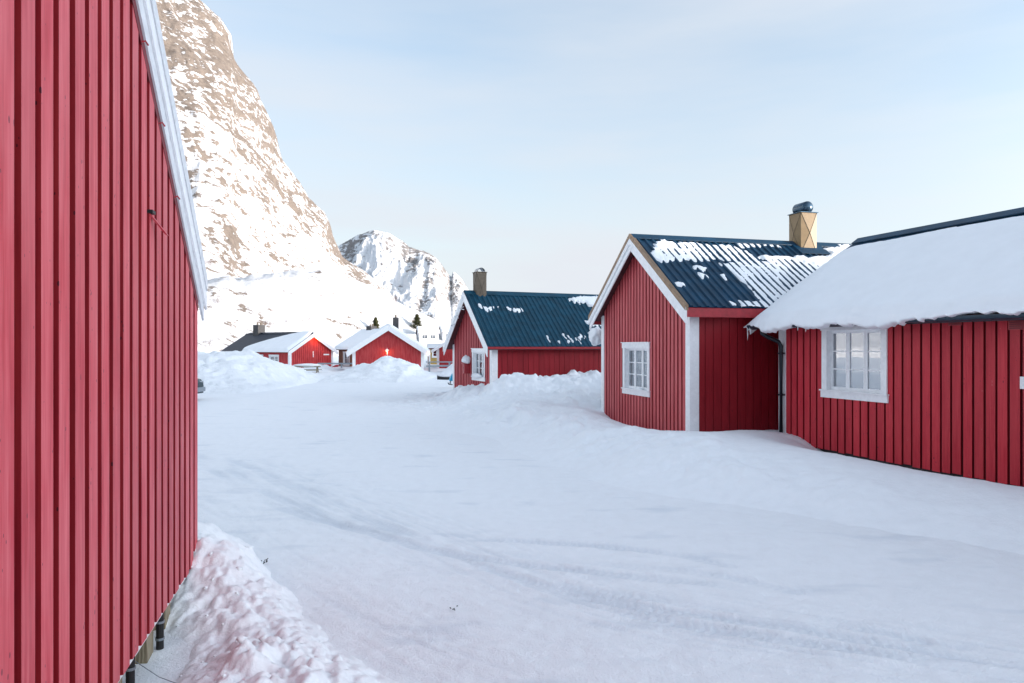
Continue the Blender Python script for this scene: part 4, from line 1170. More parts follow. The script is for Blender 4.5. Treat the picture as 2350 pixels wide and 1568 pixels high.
# brackets under the barge of B
for yl, zz in ((2.03 + 0.55, 3.02), (2.03 - 0.05, 3.30), (2.03 + 1.0, 2.7)):
    MB().tube([(-0.33, yl, zz + 0.08), (-0.45, yl + 0.12, zz + 0.02), (-0.36, yl - 0.1, zz - 0.03)], 0.018, 6).build('hook', M['grey_white'], r)
polysB = [
    ([(1093, 700), (1100, 696), (1118, 704), (1132, 706), (1150, 704), (1150, 708), (1130, 712), (1122, 716), (1108, 712)], 0.03),
    ([(1156, 707), (1200, 710), (1206, 716), (1195, 719), (1165, 713)], 0.04),
    ([(1303, 687), (1330, 683), (1400, 682), (1400, 760), (1372, 735), (1362, 712), (1345, 700), (1320, 694)], 0.10),
    ([(1338, 737), (1360, 734), (1380, 745), (1370, 756), (1352, 748)], 0.05),
    ([(1350, 762), (1400, 760), (1400, 792), (1366, 788), (1356, 775)], 0.10),
    ([(1250, 768), (1254, 768), (1272, 790), (1268, 790)], 0.05), ([(1278, 778), (1282, 778), (1288, 790), (1284, 790)], 0.05),
    ([(1290, 768), (1294, 767), (1306, 785), (1302, 786)], 0.05), ([(1300, 766), (1304, 766), (1314, 784), (1310, 784)], 0.05),
    ([(1320, 776), (1324, 775), (1332, 790), (1328, 790)], 0.05), ([(1330, 764), (1334, 763), (1346, 779), (1342, 780)], 0.05), ([(1326, 770), (1330, 768), (1338, 784), (1334, 785)], 0.05)]
roof_snow(Bh, OB, gB, rB, polysB, 'scattered snow scraps on the green-blue ribbed roof above the birdhouse cabin', 0.03, 931, M['roofsnow'], 0.03)
# snow lump squeezed between cabins B and C
q = P(1368, 772, 19.5)
blob('snow_lump', q[0], q[1], q[2], 0.20, 0.5, 0.26, M['roofsnow'], 'round lump of snow caught between the two middle cabins', 'snow', 21)

# ------------------------------------------------------------------ D: long cabin under thick snow at the right
gwall = frame_dir(650); rD = -gwall; gD = rot90(rD)
OD = P(1795, 800, 13.6)
def dwall_s(px):
    t = (px - 1175) / 1600; return (t * OD[1] - OD[0]) / (rD[0] - t * rD[1])
def dz(px, py):
    s_ = dwall_s(px); return EYE - (py - 795) / 1600 * (OD[1] + s_ * rD[1])
ds0, ds1 = dwall_s(1890), dwall_s(2042)
dw0, dw1 = ds0 + 0.13, ds1 - 0.13
dzt = dz(1967, 757); dzb = dz(1967, 902)
WD = 4.55
Dh = make_house('red_cabin', 'long red cabin at the right under a thick unbroken roof of snow', 'cabin', OD, rD, WD, 11.5, 0.10, 2.40, 4.17, 0.42, 0.38, M['roof_blue'],
                front=dict(mat='red_right', edge='shade_edge', pitch=0.168, bw=0.133, th=0.028, open=[(dw0, dw1, dzb, dzt)], wall='shade_groove', jag=0.012), corner=0.12, fascia=None, fascia_h=0, farend=False, barge_h=0.16, ribs=(False, True))
r = Dh['root']
window(Dh['faces']['front'], dw0, dw1, dzb, dzt, r, 0.026, glass='glass', curtain=[(0.04, 0.25, 0, 0.36)], casing=0.12, head=0.19)
# half round gutter with brackets
eD = roof_z(Dh, -0.38)
def gutter(x0, x1, y, z, rad, parent):
    mb = MB(); n = 10
    for ro, flip in ((rad, 0), (rad - 0.006, 1)):
        for i in range(n):
            a0 = math.pi + math.pi * i / n; a1 = math.pi + math.pi * (i + 1) / n
            mb.quad((x0, y + ro * math.cos(a0), z + ro * math.sin(a0)), (x0, y + ro * math.cos(a1), z + ro * math.sin(a1)), (x1, y + ro * math.cos(a1), z + ro * math.sin(a1)), (x1, y + ro * math.cos(a0), z + ro * math.sin(a0)))
    mb.quad((x0, y - rad, z), (x0, y - rad, z + 0.012), (x1, y - rad, z + 0.012), (x1, y - rad, z))
    k = len(mb.v)
    for xx in (x0, x1):
        k = len(mb.v); mb.v += [(xx, y + rad * math.cos(math.pi + math.pi * i / n), z + rad * math.sin(math.pi + math.pi * i / n)) for i in range(n + 1)]; mb.f.append(tuple(range(k, k + n + 1)))
    return mb.build('gutter', M['gutter'], parent, recalc=False)
gt = gutter(-0.40, 11.8, -0.46, eD - 0.045, 0.062, r)
for i in range(14):
    x = 0.6 + i * 0.8
    mb = MB(); n = 8
    for j in range(n):
        a0 = math.pi + math.pi * j / n; a1 = math.pi + math.pi * (j + 1) / n; ro = 0.067
        mb.quad((x, -0.46 + ro * math.cos(a0), eD - 0.045 + ro * math.sin(a0)), (x, -0.46 + ro * math.cos(a1), eD - 0.045 + ro * math.sin(a1)), (x + 0.03, -0.46 + ro * math.cos(a1), eD - 0.045 + ro * math.sin(a1)), (x + 0.03, -0.46 + ro * math.cos(a0), eD - 0.045 + ro * math.sin(a0)))
    mb.build('gutter_bracket', M['gutter'], gt, recalc=False)
MB().box(-0.42, 11.9, -0.395, -0.36, eD - 0.115, eD - 0.03).build('fascia', M['gutter'], r)
dp = MB().tube([(-0.02, -0.46, eD - 0.09), (-0.02, -0.455, eD - 0.20), (0.02, -0.38, eD - 0.26), (0.09, -0.16, eD - 0.36), (0.10, -0.11, eD - 0.44), (0.10, -0.11, 0.0)], 0.04, 14).build('downpipe', M['downpipe'], r, smooth=True)
for zc in (eD - 0.6, 1.0): MB().box(0.055, 0.145, -0.155, -0.05, zc, zc + 0.03).build('pipe_clamp', M['downpipe'], dp)
# vents in the wall near the eave
for px, py in ((2196, 730), (2338, 738)):
    s_ = dwall_s(px); z_ = dz(px, py) - 0.06
    v = MB().box(s_ - 0.11, s_ + 0.11, -0.045, -0.028, z_ - 0.05, z_ + 0.07).build('vent', M['red_trim'], r)
    for j in range(4): MB().box(s_ - 0.09, s_ + 0.09, -0.052, -0.0455, z_ - 0.035 + j * 0.026, z_ - 0.022 + j * 0.026).build('louvre', M['maroon'], v)
# white plate at the right edge of the wall
s_ = dwall_s(2349); z_ = dz(2349, 875)
MB().box(s_ - 0.02, s_ + 0.25, -0.04, -0.028, z_ - 0.1, z_ + 0.06).build('name_plate', M['white'], r)
# stone footings peeping out below
for px in (2024, 2278):
    s_ = dwall_s(px); MB().box(s_ - 0.12, s_ + 0.12, 0.02, 0.3, -0.4, 0.108).build('footing', M['darkbox'], r, bevel=0.01)
MB().box(0.0, 11.5, 0.05, 0.14, -0.4, 0.109).build('gap_shade', M['black'], r)  # black strip painting the shade in the gap below the wall

def thick_roof_snow():
    h = Dh; ob = h['ob'] + 0.10; L = 11.9
    x = np.concatenate([np.arange(-ob, 1.0, 0.022), np.arange(1.0, 6.5, 0.03), np.arange(6.5, L, 0.1)])
    # parametrise the skin from the eave lip (t<0 wraps under) to the ridge
    y = np.concatenate([np.linspace(0, 1, 16)[:-1] * 0.0, np.zeros(0)])
    m = h['m']; k = 1 / math.sqrt(1 + m * m)
    ye = -0.47; yr = WD / 2 - 0.10
    t = np.concatenate([np.linspace(-1, 0, 12)[:-1], np.linspace(0, 1, 110)])
    X, T = np.meshgrid(x, t)
    lip = 0.10 * fbm(X * 1.7, X * 0 + 3, 4, 950) + 0.05 * np.abs(fbm(X * 6, X * 0 + 8, 3, 951))
    Yy = ye - lip * 0.6 + (yr - ye + lip * 0.6) * np.clip(T, 0, 1)
    # thickness normal to the roof
    u = np.clip(T, 0, 1)
    xe = sstep(-ob, -ob + 0.75, X + 0.0)                         # rounding at the verge
    th = 0.20 * (1 - (1 - sstep(0, 0.08, u)) ** 2 * 0.35) * (1 - sstep(0.80, 1.0, u) * 0.93)
    th = th * (0.10 + 0.90 * np.sqrt(np.clip(xe, 0, 1)))
    th = th + 0.02 * fbm(X * 0.7, Yy * 0.9, 3, 952) * sstep(0, .1, u) * sstep(1, .9, u) + 0.010 * fbm(X * 3, Yy * 5, 4, 953) * sstep(1, .95, u)
    # the snow cover stops short of the ridge, unevenly
    slide = 0.10 + 0.34 * fbm(X * 0.6, X * 0 + 1, 3, 954)
    th = th - 0.13 * sstep(1 - np.clip(slide, 0.03, 0.3), 1.0, u) * sstep(1.0, 0.9, 0 * u)
    Z = h['zr'] - m * (WD / 2 - Yy) + k * (th + 0.0)
    Yo = Yy - m * k * (th)
    # underside of the lip: drop vertically with drips
    drip = 0.0 + 0.09 * np.clip(fbm(X * 2.2, X * 0 + 5, 3, 955) + 0.15, 0, 1) + 0.10 * np.clip(fbm(X * 11, X * 0, 2, 956) - 0.12, 0, 1)
    w_ = np.clip(-T, 0, 1)
    ztop = Z[11][None, :] * np.ones_like(Z); ytop = Yo[11][None, :] * np.ones_like(Z)
    ang = w_ * math.pi / 2
    under = T < 0
    Zl = ztop - (0.06 + drip + 0.12 * sstep(3.9, 3.1, X) * (0.55 + 0.9 * np.clip(fbm(X * 1.3, X * 0 + 4, 3, 957) + 0.3, 0, 1))) * np.sin(ang) ** 1.0 * (0.2 + 0.8 * xe); Yl = ytop - 0.035 * np.sin(w_ * math.pi) + 0.10 * sstep(0.55, 1, w_)
    Z = np.where(under, Zl, Z); Yo = np.where(under, Yl, Yo)
    o = grid_mesh('roof_snow', X, Yo, Z, M['roofsnow'])
    o.location = r.location; o.rotation_euler = r.rotation_euler
    tag(o, 'thick smooth blanket of snow overhanging the gutter of the right-hand cabin', 'snow')
thick_roof_snow()
# icicle at the eave corner
for i, (dx, ln) in enumerate(((-0.40, 0.26), (-0.33, 0.10), (1.02, 0.10), (1.22, 0.13), (2.9, 0.09))):
    q = r.matrix_basis @ Vector((dx, -0.50, eD - 0.07))
    o = MB().tube([(0, 0, 0), (0.003, 0, -ln * 0.5), (0, 0.002, -ln)], [0.016, 0.009, 0.002], 8).build('icicle', M['roofsnow'], smooth=True)
    o.location = q
    tag(o, ['long icicle on the far corner of the snow-laden gutter', 'short icicle next to the long one at the gutter corner', 'small icicle on the gutter left of the big window', 'icicle on the gutter just left of the big window', 'short icicle hanging above the big window'][i], 'icicle', 'icicles along the gutter')

# ------------------------------------------------------------------ far cabins
def far_chimney(h, x, y, zt, wd, parent):
    c = MB().box(x, x + wd, y, y + wd, roof_z(h, y + wd / 2) - 0.3, zt).build('chimney', M['darkbox'], parent)
    for dx in (0.1, wd - 0.22):
        MB().tube([(x + dx + 0.06, y + wd / 2, zt), (x + dx + 0.06, y + wd / 2, zt + 0.2)], 0.07, 8).build('chimney_pot', M['bronze'], c)
# E
pR = P(763, 800, 66); pL = P(665, 800, 62)
g_ = (Vector((pL[0], pL[1])) - Vector((pR[0], pR[1]))); WE = g_.length; g_.normalize()
rE = rotm90(g_)
ez = lambda py, Y: EYE - (py - 795) / 1600 * Y
Eh = make_house('red_cabin', 'far red cabin at the left, roof half bare, orange light under its gable', 'cabin', pR, rE, WE, 9.6, -0.3, 1.50, 3.15, 0.3, 0.35, M['roof_dark'],
                gable=dict(mat='red_far', pitch=0.22, bw=0.17, th=0.03, joined=True), back=dict(mat='red_far', pitch=0.22, bw=0.17, th=0.03, joined=True, open=[(1.6, 2.8, 0.4, 1.05), (3.9, 4.8, 0.4, 1.05)]),
                wallmat='red_side', barge_h=0.30, fascia='white', fascia_h=0.08, ribs=(False, False), corner=0.16, farend=True)
r = Eh['root']
window(Eh['faces']['back'], 1.6, 2.8, 0.4, 1.05, r, 0.03, cols=2, sash_n=2, rows=2, glass='glass_soft', room=True)
window(Eh['faces']['back'], 3.9, 4.8, 0.4, 1.05, r, 0.03, cols=2, sash_n=2, rows=2, glass='glass_soft', room=True)
far_chimney(Eh, 7.6, WE / 2 - 0.5, 4.05, 0.8, r)
def sheet_snow(h, side, x_fn, thick, label, seed, n=60):
    """smooth blanket on one slope; x_fn(t) = (x0,x1) covered at t (0 eave .. 1 ridge)"""
    t = np.linspace(0, 1, n); s_ = np.linspace(0, 1, 70)
    Sg, T = np.meshgrid(s_, t)
    X0 = np.array([x_fn(q)[0] for q in t])[:, None]; X1 = np.array([x_fn(q)[1] for q in t])[:, None]
    X = X0 + (X1 - X0) * Sg
    W, oe, m = h['W'], h['oe'], h['m']
    y0 = -oe - 0.06 if side == 'front' else W + oe + 0.06
    Y = y0 + (W / 2 - y0) * T
    ed = np.minimum(sstep(0, 0.05, Sg), sstep(1, 0.95, Sg)) * sstep(0, 0.05, T) * (1 - 0.6 * sstep(0.93, 1, T))
    th = thick * np.sqrt(np.clip(ed, 0, 1)) + 0.03 * fbm(X * 0.9, Y * 0.9, 3, seed) * ed - 0.03 * (ed < 0.01)
    Z = h['zr'] - m * np.abs(Y - W / 2) + th + 0.02
    o = grid_mesh('roof_snow', X, Y, Z, M['roofsnow'])
    o.location = h['root'].location; o.rotation_euler = h['root'].rotation_euler
    return tag(o, label, 'snow')
sheet_snow(Eh, 'back', lambda t: (-0.25 + 0.9 * max(0, t - 0.75), 6.6 - 5.9 * t ** 1.6), 0.28, 'curved sheet of snow sliding off the half-bare dark roof', 961)
sheet_snow(Eh, 'front', lambda t: (-0.3, 9.8), 0.22, 'snow on the right slope of the cabin with the orange glow', 962)
# flood lamp under the ridge
def small_lamp(loc, label, power, col=(1.0, 0.42, 0.14), name='wall_lamp', pole=0.0, shade=0.16, rad=0.05):
    t = thing(name, label, 'lamp', loc)
    n = 14
    MB().tube([(0, 0, 0.10), (0, 0, 0.04), (0, 0, 0)], [0.03, shade * 0.6, shade], n, cap=False).build('lamp_shade', M['white'], t)
    MB().tube([(0, 0, -0.10), (0, 0, -0.05), (0, 0, 0.0)], [0.02, rad, 0.03], n).build('bulb', M['lamp'], t)
    MB().tube([(0, 0, 0.08), (0, 0, 0.16), (0.0, 0.22, 0.16)], 0.015, 6).build('bracket', M['white'], t)
    if pole: MB().tube([(0.02, 0.03, -0.12), (0.02, 0.03, -pole)], 0.018, 6).build('cable', M['white'], t)
    ld = bpy.data.lights.new('lamp_light', 'POINT'); ld.energy = power; ld.color = col; ld.shadow_soft_size = rad
    lo = bpy.data.objects.new('lamp_light', ld); C.objects.link(lo); lo.parent = t; lo.location = (0, -0.05, -0.16)
    return t
q = r.matrix_basis @ Vector((-0.55, WE / 2 - 0.25, 2.70))
small_lamp(q, 'orange-lit lamp under the ridge of the far left cabin', 8, (1.0, 0.33, 0.08), shade=0.2)
MB().box(-0.09, -0.032, WE * 0.47, WE * 0.47 + 0.07, 0.95, 1.5).build('thermometer_board', M['white'], r)
MB().box(-0.06, -0.032, 0.45, 1.1, 1.12, 1.24).build('name_plate', M['white'], r)

# F
pR = P(972, 800, 54.9); pL = P(810, 800, 54.2)
g_ = (Vector((pL[0], pL[1])) - Vector((pR[0], pR[1]))); WF = g_.length; g_.normalize(); rF = rotm90(g_)
Fh = make_house('red_cabin', 'far red gable cabin facing the road, lit lamp above the snow pile', 'cabin', pR, rF, WF, 7.0, -0.3, 1.55, 3.60, 0.35, 0.42, M['white_far'],
                gable=dict(mat='red_far', pitch=0.20, bw=0.185, th=0.03, joined=True), wallmat='red_side', barge_h=0.36, barge_mat='white', fascia='white', fascia_h=0.1, ribs=(False, False), corner=0.2)
r = Fh['root']
far_chimney(Fh, 0.9, WF / 2 - 0.75, 4.25, 0.45, r)
sheet_snow(Fh, 'front', lambda t: (-0.3, 7.2), 0.20, 'snow on the right slope of the cabin facing the road', 971)
sheet_snow(Fh, 'back', lambda t: (-0.3, 7.2), 0.20, 'snow on the left slope of the cabin facing the road', 972)
q = P(888, 804, 54.15); small_lamp(q, 'lit wall lamp in the middle of the far red gable', 3.5, (1.0, 0.5, 0.2), pole=1.0, shade=0.2, rad=0.07)
q = P(984, 806, 54.6); small_lamp(q, 'small lit lamp at the right corner of the cabin facing the road', 2, (1.0, 0.5, 0.2), shade=0.12)

# G brown cabin behind
OG = (-16.9, 68.0)
Gh = make_house('brown_cabin', 'brown timber cabin with snowy roof between the two far red cabins', 'cabin', OG, (0.75, -0.66), 6.0, 4.6, -0.3, 1.7, 3.55, 0.4, 0.35, M['roof_dark'],
                gable=None, front=dict(mat='brown_wall', pitch=0.25, bw=0.22, th=0.03, joined=True, open=[(0.9, 1.7, 0.2, 1.3)]), wallmat='brown_wall', barge_h=0.25, fascia='grey_white', fascia_h=0.06, ribs=(False, False), corner=None)
window(Gh['faces']['front'], 0.9, 1.7, 0.2, 1.3, Gh['root'], 0.03, cols=2, sash_n=2, rows=2, glass='glass_soft')
far_chimney(Gh, 0.9, 2.6, 3.95, 0.75, Gh['root'])
sheet_snow(Gh, 'front', lambda t: (-0.4, 4.8), 0.2, 'snow on the roof of the brown timber cabin', 981)
# H red cabin behind B
OH = P(1130, 800, 60.5); pL = P(1004, 800, 62)
g_ = (Vector((pL[0], pL[1])) - Vector((OH[0], OH[1]))); WH = g_.length; g_.normalize()
Hh = make_house('red_cabin', 'distant red cabin mostly hidden behind the birdhouse cabin', 'cabin', OH, rotm90(g_), WH, 7, -0.1, 1.62, 3.3, 0.3, 0.4, M['roof_dark'],
                gable=dict(mat='red_far', pitch=0.22, bw=0.2, th=0.03, joined=True), wallmat='red_side', barge_h=0.22, fascia='white', fascia_h=0.08, ribs=(False, False), corner=0.18)
sheet_snow(Hh, 'back', lambda t: (0.3, 7.0), 0.10, 'thin snow on the roof of the distant hidden red cabin', 985)
# ochre shed
OI = P(985, 800, 74)
Ih = make_house('ochre_shed', 'small ochre and white shed beyond the lamp at the corner', 'shed', OI, (0.98, 0.17), 2.6, 2.6, 0.0, 1.75, 2.2, 0.1, 0.1, M['white_far'],
                gable=dict(mat='brown_wall', pitch=0.2, bw=0.17, th=0.03, joined=True), front=dict(mat='brown_wall', joined=True, wall='ochre', pitch=0.3, bw=0.2, th=0.02, boards=False, open=[(0.4, 1.2, 0.85, 1.5)]), wallmat='ochre', barge_h=0.14, fascia=None, fascia_h=0, ribs=(False, False), corner=0.1)
window(Ih['faces']['front'], 0.4, 1.2, 0.85, 1.5, Ih['root'], 0.01, cols=2, sash_n=2, rows=2, glass='glass_soft')

# ------------------------------------------------------------------ spruces, shrubs, masts
bpy.context.view_layer.update()
_mts = [o for o in bpy.data.objects if o.name.split('.')[0] in ('mountain', 'snow_ground')]
def on_land(px, py):
    """where the land lies in the direction of column px, row py"""
    o = Vector((0, 0, EYE)); d = Vector(((px - 1175) / 1600, 1, -(py - 795) / 1600)).normalized(); best = None
    for m_ in _mts:
        ok, loc, _, _ = m_.ray_cast(o, d)
        if ok and (best is None or (loc - o).length < (best - o).length): best = loc
    return best if best is not None else Vector(P(px, py, 160))
def spruce(px, py, Y, hgt, wid, label, seed):
    rr = random.Random(seed); o = on_land(px, py); hgt = 1.1 * hgt * o[1] / Y; wid = 1.5 * wid * o[1] / Y
    t = thing('spruce_tree', label, 'tree', o, 0, 'spruces by the far houses')
    MB().tube([(0, 0, -2.0), (0, 0, hgt * 0.4), (0, 0, hgt * 0.97)], [hgt * 0.03, hgt * 0.02, 0.01], 7).build('trunk', M['bark'], t)
    mb = MB()
    n = 2000
    for i in range(n):
        f = rr.random() ** 0.75; z = hgt * (0.06 + 0.94 * f); R = wid * 0.5 * (1 - f) ** 0.8 * (0.72 + 0.28 * math.sin(z * 9 / hgt * 3 + rr.random())) 
        a = rr.uniform(0, 2 * math.pi); lob = 0.75 + 0.25 * math.sin(a * 3 + seed)
        q = R * math.sqrt(rr.uniform(0.15, 1.0)) * lob
        x, y = q * math.cos(a), q * math.sin(a); s_ = hgt * rr.uniform(0.06, 0.12)
        dx, dy = math.cos(a) * s_, math.sin(a) * s_
        px_, py_ = -math.sin(a) * s_ * 0.45, math.cos(a) * s_ * 0.45
        k = len(mb.v)
        mb.v += [(x - px_, y - py_, z), (x + px_, y + py_, z), (x + dx, y + dy, z - s_ * rr.uniform(0.1, 0.8))]
        mb.f.append((k, k + 1, k + 2))
    mb.build('crown', M['green_needle'], t, recalc=False)
spruce(957, 757, 155, 3.2, 3.6, 'bushy spruce standing behind the small white house', 3)
spruce(862, 763, 150, 3.0, 2.6, 'narrow dark spruce rising behind the brown cabin chimney', 4)
spruce(988, 772, 160, 1.8, 2.2, 'small spruce at the right of the small white house', 5)

def shrub_patch():
    rr = random.Random(99); mb = MB()
    spots = [(640, 740, 150, 40), (615, 745, 150, 10), (700, 735, 160, 20), (478, 790, 125, 14), (500, 690, 150, 16), (905, 690, 230, 10), (480, 605, 190, 12), (850, 775, 150, 14)]
    for (px, py, Y, wd) in spots:
        for i in range(60):
            o = on_land(px + rr.gauss(0, wd * 0.55), py + rr.gauss(0, 4)); hh = rr.uniform(0.5, 1.4) * o[1] / 170
            for j in range(3):
                dx, dy = rr.uniform(-0.3, 0.3), rr.uniform(-0.2, 0.2); w_ = 0.02 * o[1] / 170
                k = len(mb.v); mb.v += [(o[0] - w_, o[1], o[2] - 1.5), (o[0] + w_, o[1], o[2] - 1.5), (o[0] + dx, o[1] + dy, o[2] + hh)]; mb.f.append((k, k + 1, k + 2))
                k = len(mb.v); mb.v += [(o[0], o[1] - w_, o[2] - 1.5), (o[0], o[1] + w_, o[2] - 1.5), (o[0] + dx, o[1] + dy, o[2] + hh)]; mb.f.append((k, k + 1, k + 2))
    o = mb.build('shrubs', M['twig'], recalc=False)
    tag(o, 'bare birch scrub on the snowy foot of the mountain', 'shrubs', kind='stuff')
shrub_patch()
# white houses at the foot of the mountains
def white_house(px, py, Y, W, L, hgt, label, rd):
    o = on_land(px, py); k_ = o[1] / Y; W, L, hgt = W * k_, L * k_, hgt * k_
    h = make_house('white_house', label, 'house', o, rd, W, L, -0.6, hgt, hgt + W * 0.32, 0.3, 0.3, M['white_far'],
                   gable=dict(mat='white_far', pitch=0.3, bw=0.27, th=0.03, joined=True, open=[(W * 0.42, W * 0.62, hgt * 0.4, hgt * 0.8)]), front=dict(mat='white_far', pitch=0.3, bw=0.27, th=0.03, joined=True, open=[(L * 0.15, L * 0.42, hgt * 0.4, hgt * 0.8), (L * 0.58, L * 0.82, hgt * 0.4, hgt * 0.8)]),
                   wallmat='white_far', barge_h=0.2, fascia='grey_white', fascia_h=0.05, ribs=(False, False), corner=None, z_off=o[2])
    window(h['faces']['front'], L * 0.15, L * 0.42, hgt * 0.4, hgt * 0.8, h['root'], 0.03, cols=2, sash_n=2, rows=2, glass='glass_soft')
    window(h['faces']['front'], L * 0.58, L * 0.82, hgt * 0.4, hgt * 0.8, h['root'], 0.03, cols=2, sash_n=2, rows=2, glass='glass_soft')
    window(h['faces']['gable'], W * 0.42, W * 0.62, hgt * 0.4, hgt * 0.8, h['root'], 0.03, cols=1, sash_n=1, rows=2, glass='glass_soft')
    sheet_snow(h, 'front', lambda t: (-0.3, L + 0.3), 0.18, 'snow on the roof of the ' + label.split(' with')[0].split(' at')[0].split(' near')[0], 990 + int(px))
white_house(962, 786, 150, 4.5, 4.2, 2.0, 'small white house with two windows below the spruce', (0.97, 0.24))
white_house(1016, 783, 170, 5, 5, 2.2, 'farther white house at the right near the bigger peak', (0.95, 0.3))
white_house(870, 792, 160, 4, 8, 1.2, 'low snowed-in white boathouse at the foot of the slope', (0.99, 0.1))

for i, (px, y0, y1, Y) in enumerate(((816, 742, 815, 85), (823, 742, 815, 86))):
    a = P(px, y1, Y); b = P(px, y0, Y)
    o = MB().tube([(0, 0, 0), (0, 0, b[2] - a[2])], [0.035, 0.02], 6).build('mast', M['grey_white']); o.location = a
    tag(o, ['thin white mast left of the brown cabin, the left of two', 'thin white mast left of the brown cabin, the right of two'][i], 'mast', 'masts in the harbour')

# ------------------------------------------------------------------ jetty, boat, table, car and small things
j = thing('jetty', 'grey wooden jetty rail with snow beyond the far gap', 'jetty', P(1045, 842, 52))
for i in range(4):
    MB().box(-2.0 + i * 1.5, -1.88 + i * 1.5, -0.05, 0.05, -0.4, 0.32).build('post', M['zinc'], j)
MB().box(-2.2, 3.4, -0.07, 0.07, 0.322, 0.40).build('rail', M['zinc'], j)
MB().box(-2.2, 3.4, 0.1, 1.3, 0.0, 0.10).build('deck', M['zinc'], j)
j2 = thing('jetty', 'short grey quay edge between the two far red cabins', 'jetty', P(785, 836, 63))
MB().box(-2.2, 2.4, -0.1, 0.1, 0.0, 0.12).build('rail', M['zinc'], j2)
for i in range(3): MB().box(-1.9 + i * 1.8, -1.78 + i * 1.8, -0.08, 0.08, -0.6, -0.002).build('post', M['zinc'], j2)

def boat():
    o = P(1026, 872, 33); t = thing('rowing_boat', 'small dark rowing boat full of snow beside the birdhouse cabin', 'boat', o, 0.15); t.scale = (0.62, 0.8, 0.55)
    n = 14; prof = []
    L_ = 1.5
    for i in range(n + 1):
        u = i / n; wd = 0.42 * math.sin(math.pi * min(1, u * 0.75 + 0.25)) ** 0.7; sh = 0.10 * (2 * u - 1) ** 2
        prof.append([(-L_ / 2 + u * L_ * 1.0, s_ * wd * k_, zz) for (s_, k_, zz) in ((-1, 1, 0.30 + sh), (-1, 0.75, 0.08), (0, 0, 0.0 + sh * .3), (1, 0.75, 0.08), (1, 1, 0.30 + sh))])
    mb = MB()
    for a, b in zip(prof[:-1], prof[1:]):
        for k_ in range(4): mb.quad(a[k_], a[k_ + 1], b[k_ + 1], b[k_])
    k = len(mb.v); mb.v += prof[0]; mb.f.append(tuple(range(k, k + 5)))
    mb.build('hull', M['black'], t, recalc=False)
    g2 = MB(); g2.tube([p[0] for p in prof], 0.035, 6); g2.tube([p[4] for p in prof], 0.035, 6); g2.build('gunwale', M['grey_white'], t)
    MB().box(-0.1, 0.1, -0.36, 0.36, 0.24, 0.27).build('thwart', M['wood'], t)
    blob('boat_snow', o[0], o[1], o[2] + 0.15, 0.42, 0.28, 0.09, M['roofsnow'], 'snow filling the little rowing boat', 'snow', 31)
boat()
o = P(1038, 884, 30.5)
t = thing('kick_sled', 'cyan seat on dark runners beside the corner of the birdhouse cabin', 'sled', o, 0.2)
MB().poly_prism([(-0.12, 0, 0.18), (0.16, 0, 0.18), (0.16, 0, 0.52), (0.02, 0, 0.50), (-0.08, 0, 0.34)], (0, 0.35, 0)).build('seat', M['cyan'], t, bevel=0.02)
for yy in (0.02, 0.31):
    MB().tube([(-0.16, yy, 0.10), (-0.14, yy, 0.03), (-0.06, yy, 0.01), (0.5, yy, 0.01)], 0.014, 6).build('runner', M['black'], t)
    MB().tube([(-0.08, yy, 0.02), (-0.05, yy, 0.2)], 0.014, 6).build('strut', M['black'], t); MB().tube([(0.14, yy, 0.02), (0.14, yy, 0.2)], 0.014, 6).build('strut', M['black'], t)

t = thing('picnic_table', 'snow-covered picnic table in front of the orange-glow gable', 'table', P(706, 853, 52), 0.1)
MB().box(-0.9, 0.9, -0.35, 0.35, 0.34, 0.40).build('tabletop', M['wood'], t)
for sx in (-0.7, 0.7):
    for sy in (-1, 1): MB().poly_prism([(sx - 0.04, sy * 0.1, 0.339), (sx + 0.04, sy * 0.1, 0.339), (sx + 0.04, sy * 0.45, -0.2), (sx - 0.04, sy * 0.45, -0.2)], (0, 0.06, 0)).build('leg', M['wood'], t)
for sy in (-1, 1): MB().box(-0.9, 0.9, sy * 0.7 - 0.12, sy * 0.7 + 0.12, 0.10, 0.14).build('bench', M['wood'], t)
q = P(706, 853, 52); blob('table_snow', q[0], q[1], q[2] + 0.46, 1.0, 0.45, 0.14, M['roofsnow'], 'slab of snow lying on the picnic table', 'snow', 41)
q = P(768, 843, 54)
o = MB().poly_prism([(-0.28, 0, 0), (0.18, 0, 0.02), (0.3, 0, 0.16), (0.1, 0, 0.20)], (0, 0.4, 0)).build('plastic_sledge', M['red_trim'], bevel=0.02); o.location = q
tag(o, 'red plastic sledge half buried between the far cabins', 'sledge')

